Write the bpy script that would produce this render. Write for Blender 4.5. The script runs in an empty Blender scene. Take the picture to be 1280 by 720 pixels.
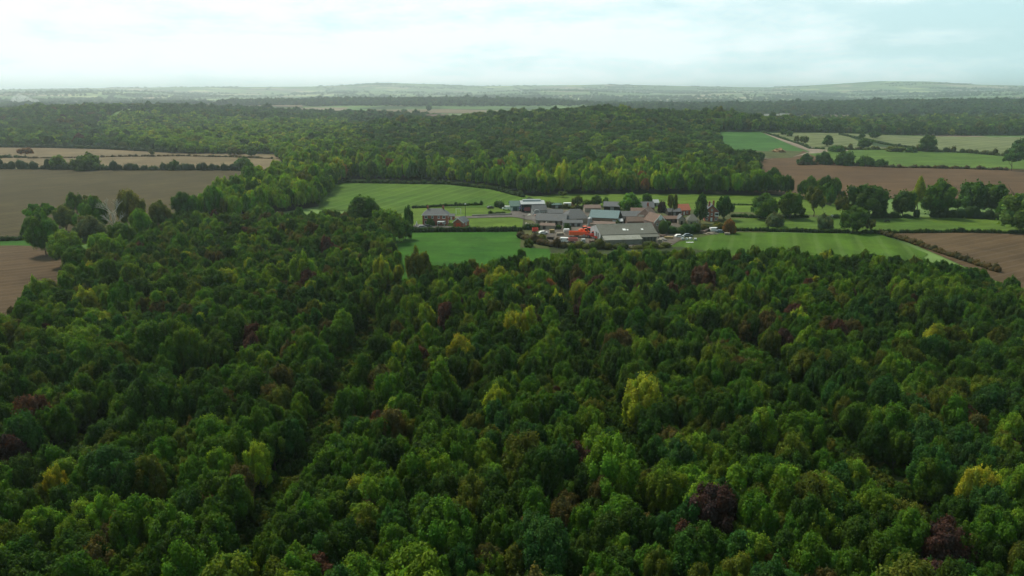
import bpy, bmesh, math, random
import numpy as np
from mathutils import Vector

R = math.radians
random.seed(7)
rng = np.random.default_rng(11)
scene = bpy.context.scene
col = scene.collection

# ------------------------------------------------------------------ camera
CAM_H, F, PITCH = 65.0, 880.0, 15.5           # metres, focal length in pixels of a 1280 wide frame, degrees down
cam_d = bpy.data.cameras.new('camera')
cam = bpy.data.objects.new('camera', cam_d)
col.objects.link(cam)
cam.location = (0, 0, CAM_H)
cam.rotation_euler = (R(90 - PITCH), 0, 0)
cam_d.sensor_width = 36.0
cam_d.lens = 36.0 * F / 1280.0
cam_d.clip_start = 0.5
cam_d.clip_end = 60000
scene.camera = cam

# ------------------------------------------------------------------ light
SUN_EL, SUN_AZ = 54.0, -42.0                  # azimuth measured from +Y (the view) towards +X
SUN_STRENGTH = 4.0
SKY_STRENGTH = 0.1
EXPOSURE = 0.0
HAZE = 1.15e-4
sun_d = bpy.data.lights.new('sun', 'SUN')
sun_d.energy = SUN_STRENGTH
sun_d.angle = R(9)
sun_d.color = (1.0, 0.94, 0.80)
sun = bpy.data.objects.new('sun', sun_d)
col.objects.link(sun)
sd = Vector((math.sin(R(SUN_AZ)) * math.cos(R(SUN_EL)), math.cos(R(SUN_AZ)) * math.cos(R(SUN_EL)), math.sin(R(SUN_EL))))
sun.rotation_euler = sd.to_track_quat('Z', 'Y').to_euler()
sun.location = (0, 0, 250)

world = bpy.data.worlds.new('World')
scene.world = world
world.use_nodes = True
nt = world.node_tree
nt.nodes.clear()
def N(nt, typ, **kw):
    n = nt.nodes.new(typ)
    for k, v in kw.items():
        if k.startswith('in_'):
            n.inputs[k[3:].replace('_', ' ')].default_value = v
        else:
            setattr(n, k, v)
    return n
def ramp(nt, src, stops, interp='LINEAR'):
    r = nt.nodes.new('ShaderNodeValToRGB')
    cr = r.color_ramp
    cr.interpolation = interp
    while len(cr.elements) < len(stops):
        cr.elements.new(0.5)
    for e, (p, c) in zip(cr.elements, stops):
        e.position = p
        e.color = (c[0], c[1], c[2], 1) if not isinstance(c, (int, float)) else (c, c, c, 1)
    nt.links.new(src, r.inputs[0])
    return r.outputs['Color']
def mix(nt, fac, a, b, mode='MIX'):
    m = nt.nodes.new('ShaderNodeMix')
    m.data_type = 'RGBA'
    m.blend_type = mode
    for sock, v in ((m.inputs[0], fac), (m.inputs[6], a), (m.inputs[7], b)):
        if isinstance(v, (int, float)):
            sock.default_value = v
        elif isinstance(v, tuple):
            sock.default_value = (v[0], v[1], v[2], 1)
        else:
            nt.links.new(v, sock)
    return m.outputs[2]
def math_(nt, op, a, b=None, c=None):
    m = nt.nodes.new('ShaderNodeMath')
    m.operation = op
    for s, v in zip(m.inputs, (a, b, c)):
        if v is None:
            continue
        if isinstance(v, (int, float)):
            s.default_value = v
        else:
            nt.links.new(v, s)
    return m.outputs[0]

sky = N(nt, 'ShaderNodeTexSky', sky_type='NISHITA', sun_disc=False)
sky.sun_elevation = R(SUN_EL)
sky.sun_rotation = R(SUN_AZ)
sky.air_density = 1.0
sky.dust_density = 2.0
tc = N(nt, 'ShaderNodeTexCoord')
mp = N(nt, 'ShaderNodeMapping')
mp.inputs['Scale'].default_value = (1.0, 1.0, 7.5)
mp.inputs['Location'].default_value = (0.35, 0.1, 0.2)
nt.links.new(tc.outputs['Generated'], mp.inputs['Vector'])
n1 = N(nt, 'ShaderNodeTexNoise')
n1.inputs['Scale'].default_value = 2.8; n1.inputs['Detail'].default_value = 7; n1.inputs['Roughness'].default_value = 0.52
n1.inputs['Distortion'].default_value = 0.3
nt.links.new(mp.outputs[0], n1.inputs['Vector'])
# small soft puffs low in the sky
mp2 = N(nt, 'ShaderNodeMapping')
mp2.inputs['Scale'].default_value = (1.0, 1.0, 3.0)
nt.links.new(tc.outputs['Generated'], mp2.inputs['Vector'])
n2 = N(nt, 'ShaderNodeTexNoise')
n2.inputs['Scale'].default_value = 12.0; n2.inputs['Detail'].default_value = 8; n2.inputs['Roughness'].default_value = 0.6
nt.links.new(mp2.outputs[0], n2.inputs['Vector'])
# the veil thickens towards the sun's side and thins towards the right
dot = N(nt, 'ShaderNodeVectorMath', operation='DOT_PRODUCT')
dot.inputs[1].default_value = (math.sin(R(-25)), math.cos(R(-25)), 0.25)
nt.links.new(tc.outputs['Generated'], dot.inputs[0])
side = ramp(nt, dot.outputs['Value'], [(0.45, 0.0), (0.97, 1.0)])
cl = math_(nt, 'ADD', math_(nt, 'MULTIPLY', n1.outputs['Fac'], 0.75), math_(nt, 'MULTIPLY', n2.outputs['Fac'], 0.48))
cl = math_(nt, 'ADD', cl, math_(nt, 'MULTIPLY', side, 0.20))
cmask = ramp(nt, cl, [(0.58, 0.0), (0.86, 1.0)], 'EASE')
veil = mix(nt, side, (6.4, 9.6, 9.9), (8.2, 10.7, 11.0))      # thin high cloud, cyan on the far side
cloud = mix(nt, side, (8.8, 10.8, 10.9), (10.6, 11.7, 11.8))
c0 = mix(nt, 0.86, sky.outputs[0], veil)
c1 = mix(nt, cmask, c0, cloud)
# unseen sky overhead and behind is dimmed to keep the land dark and backlit
sxyz = N(nt, 'ShaderNodeSeparateXYZ')
nt.links.new(tc.outputs['Generated'], sxyz.inputs[0])
c1 = mix(nt, 1.0, c1, ramp(nt, sxyz.outputs[2], [(0.0, 1.18), (0.06, 1.0), (0.12, 1.0), (0.35, 0.78), (1.0, 0.66)]), 'MULTIPLY')
c1 = mix(nt, 1.0, c1, ramp(nt, math_(nt, 'MULTIPLY_ADD', sxyz.outputs[1], 0.5, 0.5), [(0.30, 0.60), (0.80, 1.0)]), 'MULTIPLY')
bg = N(nt, 'ShaderNodeBackground')
bg.inputs['Strength'].default_value = SKY_STRENGTH
nt.links.new(c1, bg.inputs['Color'])
out = N(nt, 'ShaderNodeOutputWorld')
nt.links.new(bg.outputs[0], out.inputs['Surface'])

scene.render.engine = 'CYCLES'
vs = scene.view_settings
vs.view_transform = 'Standard'
vs.look = 'None'
vs.gamma = 1.0
vs.exposure = EXPOSURE
vs.use_curve_mapping = False
cy = scene.cycles
cy.max_bounces = 6
cy.diffuse_bounces = 3
cy.glossy_bounces = 2
cy.transmission_bounces = 3
cy.volume_bounces = 1
cy.use_adaptive_sampling = True
cy.adaptive_threshold = 0.02
cy.use_denoising = True

# ------------------------------------------------------------------ terrain
HILLS = [(135, 1120, 215, 185, 31), (-900, 1650, 190, 240, 22), (-1150, 1900, 620, 420, 8), (-330, 3350, 700, 330, 24),
         (1750, 2500, 620, 330, 24), (700, 2700, 500, 260, 6)]
def top_px(px):      # skyline of the far ridge, row in the frame for a column
    return np.interp(px, [-900, -200, 0, 60, 140, 250, 400, 440, 480, 540, 600, 700, 760, 850, 950, 1020, 1080, 1140, 1200, 1280, 1500, 2200],
                     [110, 112, 114.0, 112.5, 112.0, 110.5, 109.0, 107.5, 104.5, 106.0, 108.5, 107.5, 106.5, 108.5, 110.0, 107.0, 104.0, 105.0, 108.5, 110, 108, 111])
HORIZ = 360 - F * math.tan(R(PITCH))
def H(x, y):
    x = np.asarray(x, float); y = np.asarray(y, float)
    h = np.zeros(np.broadcast(x, y).shape)
    for cx, cy_, sx, sy, a in HILLS:
        h = h + a * np.exp(-((x - cx) / sx) ** 2 / 2 - ((y - cy_) / sy) ** 2 / 2)
    r = np.hypot(x, y)
    az = np.arctan2(x, np.abs(y) + 1e-6)
    px = 640 + F * np.tan(np.clip(az, -1.2, 1.2))
    dist = 11000.0
    A = 65 + (HORIZ - top_px(px)) * dist / 905
    h = h + A * np.exp(-((r - dist) / 1500.0) ** 2 / 2)
    B = 45 + 18 * np.sin(az * 9 + 1.0) + 12 * np.sin(az * 23 + 0.3)
    h = h + B * np.exp(-((r - 7300.0) / 1000.0) ** 2 / 2)
    w = np.clip((r - 1500) / 2500.0, 0, 1)
    h = h + w * (5 + 5 * np.sin(x / 900.0 + 1) * np.sin(y / 700.0))
    return h
def ray(px, py):
    cx, cy_ = (px - 640) / F, -(py - 360) / F
    cp, sp = math.cos(R(PITCH)), math.sin(R(PITCH))
    d = np.array([cx, cp + cy_ * sp, -sp + cy_ * cp])
    return d
def G(px, py, z=0.0):
    """the spot of the terrain (raised by z) that a picture position looks at"""
    d = ray(px, py)
    t = 40.0
    while t < 15000:
        if CAM_H + d[2] * t - z <= float(H(d[0] * t, d[1] * t)):
            lo, hi = t / 1.02 - 1, t
            for _ in range(30):
                m = (lo + hi) / 2
                if CAM_H + d[2] * m - z <= float(H(d[0] * m, d[1] * m)): hi = m
                else: lo = m
            return (d[0] * hi, d[1] * hi)
        t = t * 1.02 + 1
    return (d[0] * t, d[1] * t)
def P(x, y, z):
    """picture position of a point (used to word the labels)"""
    cp, sp = math.cos(R(PITCH)), math.sin(R(PITCH))
    z = z - CAM_H
    dep = y * cp - z * sp
    up = y * sp + z * cp
    return 640 + F * x / dep, 360 - F * up / dep
def poly(pts):
    return np.array([G(p[0], p[1], p[2] if len(p) > 2 else 0.0) for p in pts])
def inside(pg, X, Y):
    X = np.asarray(X); Y = np.asarray(Y)
    c = np.zeros(X.shape, bool)
    n = len(pg)
    j = n - 1
    for i in range(n):
        xi, yi = pg[i]; xj, yj = pg[j]
        hit = ((yi > Y) != (yj > Y)) & (X < (xj - xi) * (Y - yi) / (yj - yi + 1e-12) + xi)
        c ^= hit
        j = i
    return c
def dist_line(ln, X, Y):
    best = np.full(np.shape(X), 1e9)
    for (x0, y0), (x1, y1) in zip(ln[:-1], ln[1:]):
        dx, dy = x1 - x0, y1 - y0
        t = np.clip(((X - x0) * dx + (Y - y0) * dy) / (dx * dx + dy * dy + 1e-9), 0, 1)
        best = np.minimum(best, np.hypot(X - x0 - t * dx, Y - y0 - t * dy))
    return best

# ------------------------------------------------------------------ materials
def new_mat(name):
    m = bpy.data.materials.new(name)
    m.use_nodes = True
    m.node_tree.nodes.clear()
    return m, m.node_tree
def finish(m, nt, color, rough=0.85, spec=0.2, bump=None, metallic=0.0, bstr=0.3, bdist=0.05):
    b = N(nt, 'ShaderNodeBsdfPrincipled')
    if isinstance(color, tuple): b.inputs['Base Color'].default_value = (*color, 1)
    else: nt.links.new(color, b.inputs['Base Color'])
    b.inputs['Roughness'].default_value = rough
    b.inputs['Specular IOR Level'].default_value = spec
    b.inputs['Metallic'].default_value = metallic
    if bump is not None:
        bp = N(nt, 'ShaderNodeBump')
        bp.inputs['Strength'].default_value = bstr
        bp.inputs['Distance'].default_value = bdist
        nt.links.new(bump, bp.inputs['Height'])
        nt.links.new(bp.outputs[0], b.inputs['Normal'])
    o = N(nt, 'ShaderNodeOutputMaterial')
    nt.links.new(b.outputs[0], o.inputs['Surface'])
    return b
def noise(nt, vec, scale, detail=4, rough=0.55, dist=0.0):
    n = N(nt, 'ShaderNodeTexNoise')
    n.inputs['Scale'].default_value = scale
    n.inputs['Detail'].default_value = detail
    n.inputs['Roughness'].default_value = rough
    n.inputs['Distortion'].default_value = dist
    nt.links.new(vec, n.inputs['Vector'])
    return n.outputs['Fac']
def sc(c, k): return tuple(min(1, max(0, v * k)) for v in c)
def plain(name, c, var=0.18, scale=1.2, rough=0.8, spec=0.25, metallic=0.0):
    m, nt = new_mat(name)
    g = N(nt, 'ShaderNodeTexCoord')
    f = noise(nt, g.outputs['Object'], scale, 5, 0.62)
    cc = ramp(nt, f, [(0.25, sc(c, 1 - var)), (0.75, sc(c, 1 + var))])
    finish(m, nt, cc, rough, spec, metallic=metallic)
    return m
def field_mat(name, c1, c2, stripe=None, stripe_amt=0.25, angle=0.0, period=6.0, scale=0.02):
    m, nt = new_mat(name)
    g = N(nt, 'ShaderNodeTexCoord')
    v = g.outputs['Object']
    big = noise(nt, v, scale, 6, 0.6, 0.4)
    cc = ramp(nt, big, [(0.33, c1), (0.68, c2)])
    blot = noise(nt, v, scale * 3.3, 5, 0.6, 0.8)
    cc = mix(nt, 1.0, cc, ramp(nt, blot, [(0.30, 0.78), (0.5, 1.0), (0.72, 1.22)]), 'MULTIPLY')
    fine = noise(nt, v, 0.8, 4, 0.7)
    cc = mix(nt, 1.0, cc, ramp(nt, fine, [(0.2, 0.72), (0.8, 1.22)]), 'MULTIPLY')
    mpn = N(nt, 'ShaderNodeMapping')
    mpn.inputs['Rotation'].default_value = (0, 0, angle)
    nt.links.new(v, mpn.inputs['Vector'])
    mp2_ = N(nt, 'ShaderNodeMapping')
    mp2_.inputs['Scale'].default_value = (0.14, 0.008, 0.01)
    nt.links.new(mpn.outputs[0], mp2_.inputs['Vector'])
    streak = noise(nt, mp2_.outputs[0], 1.0, 5, 0.65)
    cc = mix(nt, 0.8, cc, ramp(nt, streak, [(0.3, 0.68), (0.7, 1.25)]), 'MULTIPLY')
    if stripe:
        w = N(nt, 'ShaderNodeTexWave')
        w.inputs['Scale'].default_value = 0.314 / period * 1.0
        w.inputs['Distortion'].default_value = 0.6
        w.inputs['Detail'].default_value = 2
        w.inputs['Detail Scale'].default_value = 0.3
        nt.links.new(mpn.outputs[0], w.inputs['Vector'])
        f = ramp(nt, w.outputs['Fac'], [(0.80, 0.0), (0.97, stripe_amt)])
        cc = mix(nt, f, cc, stripe)
    finish(m, nt, cc, 0.95, 0.08, bump=fine, bstr=0.5, bdist=0.3)
    return m

# foliage: one material, the colour of each tree comes from the tree (attribute on the instance or on the object)
def foliage_mat():
    m, nt = new_mat('foliage')
    a = N(nt, 'ShaderNodeAttribute', attribute_type='INSTANCER', attribute_name='tint')
    lv = N(nt, 'ShaderNodeAttribute', attribute_type='GEOMETRY', attribute_name='lv')
    lh = N(nt, 'ShaderNodeAttribute', attribute_type='GEOMETRY', attribute_name='lh')
    base = a.outputs['Color']
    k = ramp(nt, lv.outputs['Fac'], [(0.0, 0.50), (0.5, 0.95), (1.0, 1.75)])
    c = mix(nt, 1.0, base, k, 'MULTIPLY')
    warm = mix(nt, 1.0, c, (1.5, 1.02, 0.75), 'MULTIPLY')
    cool = mix(nt, 1.0, c, (0.78, 0.98, 1.15), 'MULTIPLY')
    c = mix(nt, lh.outputs['Fac'], cool, warm)
    b = N(nt, 'ShaderNodeBsdfPrincipled')
    nt.links.new(c, b.inputs['Base Color'])
    b.inputs['Roughness'].default_value = 0.7
    b.inputs['Specular IOR Level'].default_value = 0.10
    t = N(nt, 'ShaderNodeBsdfTranslucent')
    nt.links.new(mix(nt, 1.0, c, (1.5, 1.45, 0.4), 'MULTIPLY'), t.inputs['Color'])
    ms = N(nt, 'ShaderNodeMixShader')
    ms.inputs[0].default_value = 0.36
    nt.links.new(b.outputs[0], ms.inputs[1]); nt.links.new(t.outputs[0], ms.inputs[2])
    o = N(nt, 'ShaderNodeOutputMaterial')
    nt.links.new(ms.outputs[0], o.inputs['Surface'])
    return m
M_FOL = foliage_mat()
M_BARK = plain('bark', (0.09, 0.075, 0.055), 0.35, 3.0, 0.95)
M_DEADWOOD = plain('dead_wood', (0.42, 0.38, 0.33), 0.25, 2.0, 0.9)

# ------------------------------------------------------------------ object helpers
def tag(o, label=None, cat=None, group=None, kind=None):
    if label: o['label'] = label
    if cat: o['category'] = cat
    if group: o['group'] = group
    if kind: o['kind'] = kind
    return o
def link(o, parent=None):
    col.objects.link(o)
    if parent is not None: o.parent = parent
    return o
def empty(name, loc, rz=0.0):
    o = bpy.data.objects.new(name, None)
    o.location = loc
    o.rotation_euler = (0, 0, rz)
    o.empty_display_size = 0.5
    return link(o)
class MB:
    """collects boxes, prisms, tubes into one mesh"""
    def __init__(s): s.v = []; s.f = []; s.m = []; s.cur = 0
    def add(s, vs, fs):
        o = len(s.v)
        s.v += [tuple(v) for v in vs]
        for f in fs:
            s.f.append(tuple(i + o for i in f)); s.m.append(s.cur)
        return s
    def box(s, x0, x1, y0, y1, z0, z1):
        return s.add([(x0, y0, z0), (x1, y0, z0), (x1, y1, z0), (x0, y1, z0), (x0, y0, z1), (x1, y0, z1), (x1, y1, z1), (x0, y1, z1)],
                     [(0, 3, 2, 1), (4, 5, 6, 7), (0, 1, 5, 4), (1, 2, 6, 5), (2, 3, 7, 6), (3, 0, 4, 7)])
    def hexa(s, b, t):
        return s.add(list(b) + list(t), [(0, 3, 2, 1), (4, 5, 6, 7), (0, 1, 5, 4), (1, 2, 6, 5), (2, 3, 7, 6), (3, 0, 4, 7)])
    def prism(s, prof, a0, a1, axis='y'):
        """profile (u, z) extruded along an axis"""
        n = len(prof)
        if axis == 'y': mk = lambda u, z, a: (u, a, z)
        else: mk = lambda u, z, a: (a, u, z)
        vs = [mk(u, z, a0) for u, z in prof] + [mk(u, z, a1) for u, z in prof]
        fs = [tuple(range(n)), tuple(range(2 * n - 1, n - 1, -1))] + [(i, i + n, (i + 1) % n + n, (i + 1) % n) for i in range(n)]
        return s.add(vs, fs)
    def tube(s, p0, p1, r0, r1, n=8, caps=True):
        p0, p1 = Vector(p0), Vector(p1)
        d = (p1 - p0).normalized()
        a = d.orthogonal().normalized(); b = d.cross(a)
        vs = []
        for p, r in ((p0, r0), (p1, r1)):
            for i in range(n):
                t = 2 * math.pi * i / n
                vs.append(p + a * math.cos(t) * r + b * math.sin(t) * r)
        fs = [(i, (i + 1) % n, (i + 1) % n + n, i + n) for i in range(n)]
        if caps: fs += [tuple(range(n - 1, -1, -1)), tuple(range(n, 2 * n))]
        return s.add(vs, fs)
    def build(s, name, mat, parent=None, smooth=False, loc=None):
        me = bpy.data.meshes.new(name)
        me.from_pydata(s.v, [], s.f)
        for m in (mat if isinstance(mat, (list, tuple)) else [mat]): me.materials.append(m)
        if any(s.m): me.polygons.foreach_set('material_index', s.m)
        bm = bmesh.new(); bm.from_mesh(me); bmesh.ops.recalc_face_normals(bm, faces=bm.faces); bm.to_mesh(me); bm.free()
        if smooth: me.polygons.foreach_set('use_smooth', [True] * len(me.polygons))
        o = bpy.data.objects.new(name, me)
        if loc: o.location = loc
        return link(o, parent)

# ------------------------------------------------------------------ ground sheet
def ground_mat():
    m, nt = new_mat('ground')
    g = N(nt, 'ShaderNodeTexCoord')
    v = g.outputs['Object']
    wob = N(nt, 'ShaderNodeTexNoise'); wob.inputs['Scale'].default_value = 0.002; wob.inputs['Detail'].default_value = 2
    nt.links.new(v, wob.inputs['Vector'])
    vm = N(nt, 'ShaderNodeVectorMath', operation='MULTIPLY_ADD')
    vm.inputs[1].default_value = (160, 160, 0)
    nt.links.new(wob.outputs['Color'], vm.inputs[0]); nt.links.new(v, vm.inputs[2])
    vo = N(nt, 'ShaderNodeTexVoronoi', distance='CHEBYCHEV')
    vo.inputs['Scale'].default_value = 1 / 330.0
    nt.links.new(vm.outputs[0], vo.inputs['Vector'])
    sp = N(nt, 'ShaderNodeSeparateColor')
    nt.links.new(vo.outputs['Color'], sp.inputs[0])
    c = ramp(nt, sp.outputs[0], [(0.0, (0.09, 0.155, 0.045)), (0.30, (0.13, 0.20, 0.06)), (0.46, (0.17, 0.23, 0.08)), (0.60, (0.34, 0.28, 0.17)),
                                 (0.72, (0.10, 0.17, 0.05)), (0.84, (0.34, 0.38, 0.15)), (0.93, (0.22, 0.17, 0.12))], 'CONSTANT')
    f = noise(nt, v, 0.01, 8, 0.65)
    c = mix(nt, 0.8, c, ramp(nt, f, [(0.3, 0.72), (0.7, 1.22)]), 'MULTIPLY')
    f2 = noise(nt, v, 0.0035, 4, 0.6)
    c = mix(nt, ramp(nt, f2, [(0.52, 0.0), (0.58, 1.0)]), c, (0.035, 0.06, 0.022))
    finish(m, nt, c, 0.95, 0.05)
    return m
def build_ground():
    radii = [0.0]
    r = 12.0
    while r < 20000:
        radii.append(r); r += max(7.0, r * 0.021)
    radii.append(20000)
    ns = 900
    ang = np.linspace(0, 2 * np.pi, ns, endpoint=False)
    rr = np.array(radii[1:])
    X = (rr[:, None] * np.sin(ang)).ravel(); Y = (rr[:, None] * np.cos(ang)).ravel()
    Z = H(X, Y)
    V = np.vstack([[0, 0, 0], np.column_stack([X, Y, Z])])
    fs = [(0, 1 + (i + 1) % ns, 1 + i) for i in range(ns)]
    for k in range(len(rr) - 1):
        a = 1 + k * ns; b = a + ns
        fs += [(a + i, a + (i + 1) % ns, b + (i + 1) % ns, b + i) for i in range(ns)]
    me = bpy.data.meshes.new('ground')
    me.from_pydata(V.tolist(), [], fs)
    me.materials.append(ground_mat())
    me.polygons.foreach_set('use_smooth', [True] * len(me.polygons))
    me.flip_normals()
    tag(link(bpy.data.objects.new('ground', me)), kind='structure')
build_ground()

LIFT = [0.10]
def sheet(name, pts, mat, world_pts=None, lift=None, step=None):
    """a field or yard laid over the terrain"""
    w = world_pts if world_pts is not None else poly(pts)
    if lift is None:
        LIFT[0] += 0.012; lift = LIFT[0]
    bm = bmesh.new()
    vs = [bm.verts.new((x, y, 0)) for x, y in w]
    bm.faces.new(vs)
    x0, y0 = w.min(0); x1, y1 = w.max(0)
    near = np.hypot(w[:, 0], w[:, 1]).max()
    if near > 560:
        st = step or 26.0
        for ax, a, b in ((0, x0, x1), (1, y0, y1)):
            t = math.ceil(a / st) * st
            while t < b:
                no = (1, 0, 0) if ax == 0 else (0, 1, 0)
                co = (t, 0, 0) if ax == 0 else (0, t, 0)
                bmesh.ops.bisect_plane(bm, geom=bm.verts[:] + bm.edges[:] + bm.faces[:], plane_co=co, plane_no=no)
                t += st
        lift += 0.25 + max(0, near - 1500) * 0.0008
    bmesh.ops.triangulate(bm, faces=bm.faces[:])
    for v in bm.verts: v.co.z = float(H(v.co.x, v.co.y)) + lift
    bmesh.ops.recalc_face_normals(bm, faces=bm.faces)
    if sum(f.normal.z for f in bm.faces) < 0: bmesh.ops.reverse_faces(bm, faces=bm.faces[:])
    me = bpy.data.meshes.new(name)
    bm.to_mesh(me); bm.free()
    me.materials.append(mat)
    o = link(bpy.data.objects.new(name, me))
    return tag(o, kind='structure')

BROWN = field_mat('stubble_brown', (0.0491, 0.0386, 0.0151), (0.0702, 0.0545, 0.0214), (0.12, 0.095, 0.065), 0.30, R(35), 5.0, 0.012)
PALE = field_mat('stubble_pale', (0.1283, 0.0945, 0.0477), (0.1688, 0.1259, 0.0659), (0.22, 0.18, 0.14), 0.3, R(80), 12.0, 0.01)
SOIL = field_mat('soil_red', (0.0782, 0.0442, 0.0215), (0.1099, 0.0632, 0.0297), (0.125, 0.085, 0.062), 0.35, R(88), 5.0, 0.015)
SOIL2 = field_mat('soil_grey_red', (0.0765, 0.0486, 0.0254), (0.0996, 0.0648, 0.0333), (0.14, 0.10, 0.075), 0.3, R(60), 5.0, 0.015)
GRASS_A = field_mat('grass_meadow', (0.0464, 0.1013, 0.0096), (0.0688, 0.1247, 0.0125), (0.14, 0.20, 0.06), 0.22, R(20), 9.0, 0.02)
GRASS_B = field_mat('grass_deep', (0.0260, 0.0923, 0.0083), (0.0400, 0.1083, 0.0102), None, 0, R(90), 5, 0.03)
GRASS_C = field_mat('grass_pasture', (0.0570, 0.1119, 0.0156), (0.0855, 0.1398, 0.0204), None, 0, R(75), 5, 0.015)
GRASS_D = field_mat('grass_bright', (0.0750, 0.1329, 0.0154), (0.0979, 0.1503, 0.0192), None, 0, R(80), 5, 0.03)
GRASS_E = field_mat('grass_blue', (0.0383, 0.1056, 0.0216), (0.0520, 0.1245, 0.0252), None, 0, R(80), 5, 0.01)
GRASS_F = field_mat('grass_dry', (0.0994, 0.1241, 0.0449), (0.1359, 0.1509, 0.0607), (0.25, 0.25, 0.15), 0.35, R(50), 16.0, 0.01)
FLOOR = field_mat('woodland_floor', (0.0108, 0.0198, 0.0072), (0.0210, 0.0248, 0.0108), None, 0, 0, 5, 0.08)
CLEAR = field_mat('glade_grass', (0.045, 0.075, 0.020), (0.075, 0.085, 0.030), None, 0, 0, 5, 0.08)
UNDER = field_mat('bramble_ground', (0.030, 0.045, 0.016), (0.055, 0.062, 0.026), None, 0, 0, 5, 0.1)
TRACK = field_mat('track_dirt', (0.2100, 0.1700, 0.1254), (0.2660, 0.2176, 0.1650), None, 0, 0, 5, 0.05)
YARD = field_mat('yard_concrete', (0.0942, 0.0808, 0.0663), (0.1438, 0.1201, 0.0975), None, 0, 0, 5, 0.08)
ROAD = field_mat('road_asphalt', (0.1084, 0.0959, 0.0870), (0.1339, 0.1191, 0.1088), None, 0, 0, 5, 0.1)
MARGIN = field_mat('rough_margin', (0.0600, 0.0735, 0.0248), (0.0930, 0.0980, 0.0385), None, 0, 0, 5, 0.06)

# left side
sheet('ploughed_field', [(-260, 209), (120, 212), (320, 214), (318, 230), (262, 250), (235, 275), (160, 285), (60, 296), (-40, 300), (-300, 306)], BROWN)
sheet('stubble_field', [(-260, 183), (0, 184), (130, 186), (345, 194), (352, 201), (330, 214), (120, 211), (-260, 208)], PALE)
sheet('ploughed_field', [(-200, 308), (40, 307), (80, 315), (90, 345), (60, 375), (0, 400), (-200, 470)], SOIL2)
sheet('grass_margin', [(-200, 301), (-40, 298), (60, 296), (70, 309), (20, 307), (-200, 310)], GRASS_B)
# around the farm
sheet('meadow', [(398, 262), (400, 232), (430, 225), (560, 228), (615, 234), (662, 246), (650, 257), (600, 260), (515, 260), (500, 268)], GRASS_A)
sheet('lawn', [(500, 262), (640, 255), (664, 262), (656, 291), (500, 292), (480, 280)], GRASS_D)
sheet('pasture', [(455, 285), (512, 291), (660, 290), (694, 308), (712, 352), (600, 362), (440, 362)], GRASS_B)
sheet('pasture', [(655, 244), (700, 242), (1052, 244), (1062, 272), (930, 274), (905, 268), (700, 262)], GRASS_D)
sheet('rough_grass', [(655, 262), (700, 256), (1062, 271), (910, 300), (840, 308), (700, 312), (650, 310)], MARGIN)
sheet('paddock', [(905, 274), (1010, 272), (1062, 272), (1100, 270), (1262, 274), (1400, 277), (1400, 291), (1110, 291), (905, 288)], GRASS_C)
sheet('paddock_patch', [(1130, 271), (1262, 274), (1400, 277), (1400, 291), (1262, 289), (1190, 282)], GRASS_D)
sheet('paddock', [(840, 305), (905, 291), (1100, 293), (1160, 318), (1140, 335), (830, 335)], GRASS_A)
sheet('ploughed_field', [(1108, 292), (1262, 291), (1400, 294), (1500, 400), (1290, 372), (1175, 320)], SOIL2)
sheet('rough_grass', [(684, 306), (700, 311), (850, 309), (905, 318), (850, 345), (700, 345)], UNDER)
# right side, farther up
sheet('ploughed_field', [(900, 196), (985, 197), (1004, 189), (1040, 204), (1100, 208), (1280, 213), (1450, 218), (1450, 256), (1262, 250), (1060, 248), (990, 246), (930, 240)], SOIL)
sheet('arable_field', [(860, 196), (884, 166), (958, 166), (1003, 189), (985, 197)], GRASS_E)
sheet('grass_margin', [(860, 197), (872, 189), (975, 188), (1003, 190), (990, 198), (940, 199)], MARGIN)
sheet('rough_pasture', [(962, 167), (1050, 167), (1075, 178), (1110, 187), (1030, 189), (1022, 189)], GRASS_F)
sheet('stubble_field', [(1052, 167), (1450, 170), (1450, 199), (1280, 197), (1210, 191), (1120, 181)], GRASS_F)
sheet('pasture', [(1008, 192), (1030, 189), (1110, 187), (1210, 191), (1280, 197), (1450, 203), (1450, 218), (1280, 212), (1120, 209), (1040, 204)], GRASS_C)
sheet('farm_track', [(950, 165), (956, 165), (1028, 188), (1060, 187), (1060, 189), (1010, 193), (990, 197), (1012, 190)], TRACK)
# far fields
sheet('stubble_field', [(440, 143), (470, 137.5), (560, 137), (672, 139.5), (672, 143.5), (560, 142)], PALE, step=60)
sheet('stubble_field', [(270, 131), (300, 127.5), (372, 129), (380, 135), (330, 134)], PALE, step=60)
sheet('pasture', [(525, 154), (548, 151), (568, 153), (560, 158)], GRASS_D, step=60)
sheet('pasture', [(1005, 151), (1015, 146.5), (1110, 147.5), (1120, 151.5)], GRASS_D, step=60)
sheet('pasture', [(236, 147), (240, 139), (258, 139), (268, 148)], GRASS_C, step=40)
# yards and roads of the farm
sheet('farmyard', [(690, 264), (742, 262), (800, 272), (850, 278), (852, 300), (838, 309), (690, 310), (672, 296), (684, 280)], YARD, lift=0.40)
sheet('farmyard', [(642, 262), (662, 258), (692, 262), (700, 286), (688, 296), (680, 290), (665, 276), (655, 275), (636, 268)], ROAD, lift=0.41)
sheet('road', [(568, 271.5), (640, 269.5), (640, 265), (650, 265), (668, 276), (656, 274), (640, 272), (570, 274)], ROAD, lift=0.42)
sheet('driveway', [(508, 288), (520, 281), (566, 284), (566, 288)], ROAD, lift=0.43)

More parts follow.
